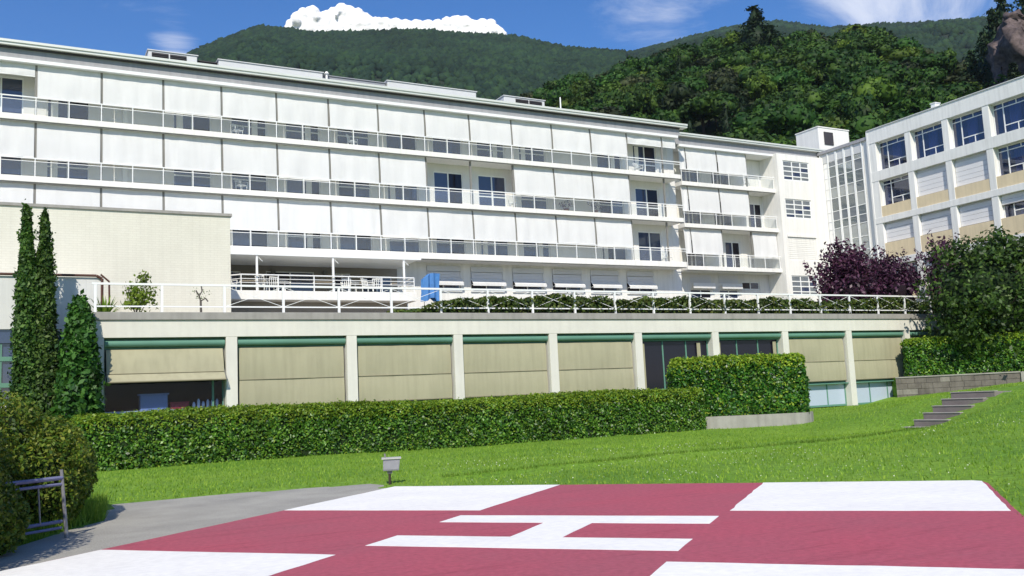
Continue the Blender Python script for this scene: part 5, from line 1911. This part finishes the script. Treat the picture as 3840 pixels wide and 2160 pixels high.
def crown_mesh(name, kindt, seed, mt):
    """unit tree crown, about 1 wide and 1 high from z = 0"""
    global rng
    keep, rng = rng, np.random.default_rng(seed)
    r = random.Random(seed)
    parts = []
    if kindt == 'broad':
        nl = r.randint(9, 13)
        for i in range(nl):
            d = norm(rng.normal(size=3))
            d[2] = abs(d[2]) * 0.9 - 0.2
            q = r.uniform(0.22, 0.36) if i else 0
            c = np.array((0, 0, 0.52)) + d * np.array((q, q, q * 1.15))
            rad = r.uniform(0.16, 0.27)
            P, N = ellipsoid_pts(125, c, (rad, rad, rad * 0.9), 0.25, 0.22, seed + i, 1.5)
            parts.append(leaves(P, N, 0.042, 0.75, 0.7))
            parts.append(lump(c, (rad * 0.8, rad * 0.8, rad * 0.72), seed + i, rings=6, seg=8))
    else:
        lev = 15
        for k in range(lev):
            t = k / lev
            rad = 0.5 * (1 - t) ** 0.8 * r.uniform(0.8, 1.12) + 0.02
            nb = int(7 + 9 * (1 - t))
            for b in range(nb):
                a = r.uniform(0, 6.28)
                L = rad * r.uniform(0.7, 1.1)
                m_ = 24
                s = rng.random(m_)[:, None]
                dirv = np.array((math.cos(a), math.sin(a), -0.22))
                P = np.array((0, 0, 0.06 + t * 0.93)) + s * dirv * L + rng.normal(size=(m_, 3)) * 0.014
                parts.append(leaves(P, np.tile((0.3 * math.cos(a), 0.3 * math.sin(a), 1.0), (m_, 1)), 0.021, 0.6, 0.55))
        parts.append(lump((0, 0, 0.34), (0.17, 0.17, 0.33), seed, rings=6, seg=8))
        parts.append(lump((0, 0, 0.62), (0.07, 0.07, 0.30), seed + 1, rings=6, seg=8))
    V, F = merge(parts)
    rng = keep
    return np_mesh(name, V, F, M[mt])


CR = {'a': [crown_mesh('crown', 'broad', 100 + i, 'forest_a') for i in range(4)],
      'b': [crown_mesh('crown', 'broad', 120 + i, 'forest_b') for i in range(2)],
      'c': [crown_mesh('crown', 'conifer', 140 + i, 'forest_c') for i in range(3)],
      'd': [crown_mesh('crown', 'broad', 160 + i, 'forest_d') for i in range(2)]}
tkm = MB().tube((0, 0, 0), (0.01, 0.01, 0.5), 0.035, 6, 0.02).tube((0, 0, 0.3), (0.15, 0.05, 0.5), 0.014, 5, 0.006).tube((0, 0, 0.34), (-0.12, 0.1, 0.55), 0.013, 5, 0.006).mesh('trunk', 'bark')
KN = {'a': 'mid green', 'b': 'yellow-green', 'c': 'dark pointed', 'd': 'dull olive'}


def zone(x, y, z):
    az = math.degrees(math.atan2(x, y))
    el = math.degrees(math.atan2(z + 8 - 1.7, math.hypot(x, y)))
    side_ = 'at the low left end' if az < 33.5 else ('behind the right part of the long roof' if az < 38 else ('left of the tallest conifer' if az < 42.4 else
            ('below the tallest conifer' if az < 45.2 else ('behind the white end block' if az < 47.6 else ('above the stair tower' if az < 50.3 else ('above the right wing' if az < 54 else 'beside the cliff'))))))
    rid = math.degrees(math.atan2(float(np.interp(math.radians(az), haz, hz)) + 6.3, float(np.interp(math.radians(az), haz, hr))))
    up_ = 'just above the roofs' if el < 15.6 else ('on the ridge' if el > rid - 0.9 else ('close under the ridge' if el > rid - 2.2 else 'halfway up the slope'))
    return up_ + ' ' + side_


def hill_tree(x, y, kd, w, h, label=None, group=None, sink=0.0, seed=None, name=None):
    z = float(hill_z(np.array([x]), np.array([y]))[0]) - sink
    zn = zone(x, y, z)
    sz_ = '' if kd == 'c' else ('small ' if w < 10.8 else ('large ' if w > 13 else ''))
    e = empty(name or ('conifer_tree' if kd == 'c' else 'broadleaf_tree'), (x, y, z), label or sz_ + KN[kd] + ' tree ' + zn, 'tree', None if label else sz_ + KN[kd] + ' trees ' + zn)
    rz = rnd.uniform(0, 6.28)
    cm = rnd.choice(CR[kd]) if seed is None else CR[kd][seed]
    k0 = 0.10 if kd == 'c' else 0.12
    link('crown', cm, e, (x, y, z + h * k0), rot=(0, 0, rz), scale=(w, w, h * (1 - k0)))
    link('trunk', tkm, e, (x, y, z - 0.5), rot=(0, 0, rz), scale=(w, w, h))
    return e


cand = []
for i in range(5200):
    a = math.radians(rnd.uniform(25.5, 62))
    R0 = float(np.interp(a, haz, hr))
    r = rnd.uniform(150, R0 + 6)
    cand.append((a, r))
placed = []
grid = {}
tcount = 0
for a, r in sorted(cand, key=lambda q: -q[1]):
    x, y = r * math.sin(a), r * math.cos(a)
    z = float(hill_z(np.array([x]), np.array([y]))[0])
    el = math.degrees(math.atan2(z + 9 - 1.7, r))
    if el < 12.6 + (2.4 if a < math.radians(40) else 0):
        continue
    dmin = 6.6
    if any((x - px) ** 2 + (y - py) ** 2 < dmin * dmin for px, py in placed):
        continue
    placed.append((x, y))
rnd.shuffle(placed)
placed = placed[:296]
for x, y in placed:
    pn = float(fnoise(np.array([[x, y, 0.0]]), 71, 0.03)[0])
    u = rnd.random() + 0.25 * pn
    kd = 'b' if u < 0.20 else ('a' if u < 0.78 else ('d' if u < 0.93 else 'c'))
    if kd == 'c':
        hill_tree(x, y, kd, rnd.uniform(7, 10), rnd.uniform(9, 13))
    else:
        hill_tree(x, y, kd, rnd.uniform(9, 15), rnd.uniform(9, 14))


def at(px, py_, r):
    """point at horizontal range r seen at a picture position of the 2576 wide photograph"""
    k = 3840 / 2576
    f_ = 3461.434
    v = r2 * (px * k - 1920) - u2 * (py_ * k - 1080) + fw * f_
    s = r / math.hypot(v.x, v.y)
    return v.x * s, v.y * s, 1.7 + v.z * s


def tall_conifer(px, ptop, r, w, label, seed, h=None):
    x, y, zt = at(px, ptop, r)
    z = float(hill_z(np.array([x]), np.array([y]))[0])
    hill_tree(x, y, 'c', w, max(8, zt - z), label, seed=seed)


tall_conifer(1893, 10, 300, 27, 'tallest dark conifer standing above the ridge of the wooded slope', 0)
tall_conifer(1932, 58, 296, 22, 'dark conifer just right of and below the tallest one on the ridge', 1)
tall_conifer(2515, -25, 236, 17, 'dark conifer above the cliff at the far right', 1)
tall_conifer(2470, 70, 240, 14, 'dark conifer on the left side of the cliff at the far right', 2)
tall_conifer(2150, 62, 300, 12, 'dark conifer poking over the broad crowns in the middle of the ridge', 2)
tall_conifer(2440, 120, 244, 14, 'dark conifer lowest on the left flank of the cliff', 1)
tall_conifer(2492, 10, 232, 16, 'dark conifer directly left of the bare cliff face', 0)
tall_conifer(2545, 150, 216, 12, 'dark conifer at the foot of the cliff above the right wing', 2)
tall_conifer(2575, -60, 244, 18, 'dark conifer on top of the cliff at the frame edge', 1)
# rock cliff at the far right
cx, cy, cz = at(2606, 140, 226)
V, F = lump((cx, cy, cz - 6), (8, 7, 15), 33, noise=0.30, rings=44, seg=60)
V = V + 1.5 * np.stack([fnoise(V, 61, 0.35), fnoise(V, 62, 0.35), 0.6 * fnoise(V, 63, 0.5)], 1) + 0.8 * np.abs(np.stack([fnoise(V, 64, 1.1), fnoise(V, 65, 1.1), fnoise(V, 66, 1.0)], 1))
link('rock_cliff', np_mesh('rock_cliff', V, F, M['rock']), kind='structure')

# ------------------------------------------------------------------ far mountains and their forest
MR = np.array([(60, 1480, 300), (160, 1490, 430), (200, 1485, 520), (243, 1480, 572), (291, 1472, 599), (346, 1460, 625), (401, 1445, 621), (438, 1435, 618), (531, 1403, 623), (599, 1375, 625), (659, 1347, 617), (742, 1304, 608), (810, 1263, 583), (891, 1206, 566),
               (1129, 1528, 714), (1176, 1493, 723), (1227, 1450, 732), (1295, 1390, 743), (1368, 1318, 740), (1429, 1252, 709), (1486, 1184, 699), (1542, 1111, 683), (1599, 1027, 668), (1669, 908, 640), (1700, 600, 560), (1700, 300, 400)], float)
maz, mr, mz = np.arctan2(MR[:, 0], MR[:, 1]), np.hypot(MR[:, 0], MR[:, 1]), MR[:, 2]


def mount_z(X, Y):
    a, r = np.arctan2(X, Y), np.hypot(X, Y)
    R_ = np.interp(a, maz, mr)
    Zr = np.interp(a, maz, mz) - 4
    r0 = 480.0
    t = (r - r0) / (R_ - r0)
    up_ = np.where(t < 1, np.clip(t, 0, 1), 1 - 0.5 * (t - 1))
    P = np.stack([X, Y, 0 * X], -1).reshape(-1, 3)
    nz = (40 * fnoise(P, 81, 0.0035) + 14 * fnoise(P, 82, 0.012)).reshape(X.shape) * np.clip(t * 2, 0, 1) * np.clip((1.0 - t) * 3.5, 0, 1)
    return 20 + (Zr - 20) * up_ + nz


aa = np.linspace(math.radians(-8), math.radians(84), 240)
rr = np.linspace(470, 2600, 110)
A_, R_ = np.meshgrid(aa, rr, indexing='ij')
HX, HY = R_ * np.sin(A_), R_ * np.cos(A_)
HZ = np.maximum(mount_z(HX, HY), -5)
idx = np.arange(HX.size).reshape(HX.shape)
Fq = np.stack([idx[:-1, :-1], idx[1:, :-1], idx[1:, 1:], idx[:-1, 1:]], -1).reshape(-1, 4)
link('mountain', np_mesh('mountain', np.stack([HX, HY, HZ], -1).reshape(-1, 3), Fq, M['mountain'], True), kind='structure')
n = 42000
a = np.radians(rng.uniform(5, 64, n))
R_ = np.interp(a, maz, mr)
t = 0.36 + 0.65 * np.sqrt(rng.random(n))
r = 480 + (R_ - 480) * t
X, Y = r * np.sin(a), r * np.cos(a)
Z = mount_z(X, Y)
phi = (1 + 5 ** 0.5) / 2
ico = norm(np.array([(-1, phi, 0), (1, phi, 0), (-1, -phi, 0), (1, -phi, 0), (0, -1, phi), (0, 1, phi), (0, -1, -phi), (0, 1, -phi), (phi, 0, -1), (phi, 0, 1), (-phi, 0, -1), (-phi, 0, 1)], float))
icf = np.array([(0, 11, 5), (0, 5, 1), (0, 1, 7), (0, 7, 10), (0, 10, 11), (1, 5, 9), (5, 11, 4), (11, 10, 2), (10, 7, 6), (7, 1, 8), (3, 9, 4), (3, 4, 2), (3, 2, 6), (3, 6, 8), (3, 8, 9), (4, 9, 5), (2, 4, 11), (6, 2, 10), (8, 6, 7), (9, 8, 1)])
sz = rng.uniform(3.2, 6.8, n)
V = np.stack([X, Y, Z + 2], 1)[:, None] + ico[None] * sz[:, None, None] * rng.uniform(0.7, 1.3, (n, 12, 1)) * np.array((1, 1, 1.15))
F = (icf[None] + 12 * np.arange(n)[:, None, None]).reshape(-1, 3)
link('forest', np_mesh('forest', V.reshape(-1, 3), F, M['farforest'], True), kind='stuff')

# ------------------------------------------------------------------ cumulus rising behind the mountain
ce = empty('cloud', (1300, 3800, 1500), 'bright white cumulus cloud rising behind the mountain ridge', 'cloud')
outl = [(720, 82, 8), (735, 62, 14), (748, 45, 15), (765, 34, 14), (785, 28, 9), (800, 42, 13), (822, 40, 14), (838, 30, 12), (858, 20, 12), (880, 26, 12), (900, 32, 12), (922, 46, 13), (945, 54, 11), (970, 55, 11), (995, 56, 11), (1020, 60, 11), (1048, 60, 11), (1075, 62, 11), (1100, 60, 12), (1125, 55, 13), (1150, 50, 11), (1168, 52, 11), (1190, 62, 11), (1212, 58, 12), (1235, 62, 13), (1250, 76, 10), (1256, 88, 6)]
parts = []
for i, (px, py_, rad) in enumerate(outl):
    for k in range(3):
        ox, oy = (0, 0) if k == 0 else (rnd.uniform(-8, 8), rnd.uniform(2, 14))
        q = rad * (1.0 if k == 0 else rnd.uniform(0.4, 0.8))
        c = at(px + ox, py_ + oy, 4000 + rnd.uniform(-40, 40) - 30 * k)
        R = q / 2322 * 4000 * 1.15
        parts.append(lump(c, (R, R, R * 0.95), 200 + i * 4 + k, noise=0.10, rings=12, seg=16))
    yy_ = py_ + rad * 0.9
    while yy_ < 120:
        c = at(px, yy_, 3955)
        R = 21 / 2322 * 4000
        parts.append(lump(c, (R, R * 1.2, R), 300 + i, noise=0.05, rings=10, seg=14))
        yy_ += 12
V, F = merge(parts)
V = V - np.array((1300, 3800, 1500))
tmp = bpy.data.objects.new('billows_build', np_mesh('billows_build', V, F, M['cloud']))
COL.objects.link(tmp)
rm = tmp.modifiers.new('remesh', 'REMESH')
rm.mode = 'VOXEL'
rm.voxel_size = 5.0
sm_ = tmp.modifiers.new('smooth', 'SMOOTH')
sm_.iterations = 10
for nm, sc_, st_ in (('cloud_coarse', 60, 14), ('cloud_fine', 20, 9), ('cloud_tiny', 7, 4)):
    tx = bpy.data.textures.new(nm, 'CLOUDS')
    tx.noise_scale = sc_
    tx.noise_depth = 3
    dm = tmp.modifiers.new(nm, 'DISPLACE')
    dm.texture = tx
    dm.strength = st_
    dm.mid_level = 0.5
bpy.context.view_layer.update()
me = bpy.data.meshes.new_from_object(tmp.evaluated_get(bpy.context.evaluated_depsgraph_get()))
bpy.data.objects.remove(tmp)
me.name = 'billows'
me.polygons.foreach_set('use_smooth', [True] * len(me.polygons))
link('billows', me, ce, (1300, 3800, 1500))

# ------------------------------------------------------------------ air
hx0, hx1, hy0, hy1 = float(gx[0]) - 20, float(gx[-1]) + 20, float(gy[0]) - 20, float(gy[-1]) + 20
hzm = bpy.data.materials.new('haze_air')
hzm.use_nodes = True
t = hzm.node_tree
t.nodes.clear()
o = nd(t, 'ShaderNodeOutputMaterial')
v = nd(t, 'ShaderNodeVolumePrincipled')
v.inputs['Color'].default_value = (0.80, 0.89, 1.0, 1)
v.inputs['Density'].default_value = 0.00006
v.inputs['Anisotropy'].default_value = 0.2
t.links.new(v.outputs[0], o.inputs['Volume'])
me = MB().box(hx0, hx1, -7, 830, hy0, hy1).mesh('haze', hzm)
link('haze', me, kind='stuff')
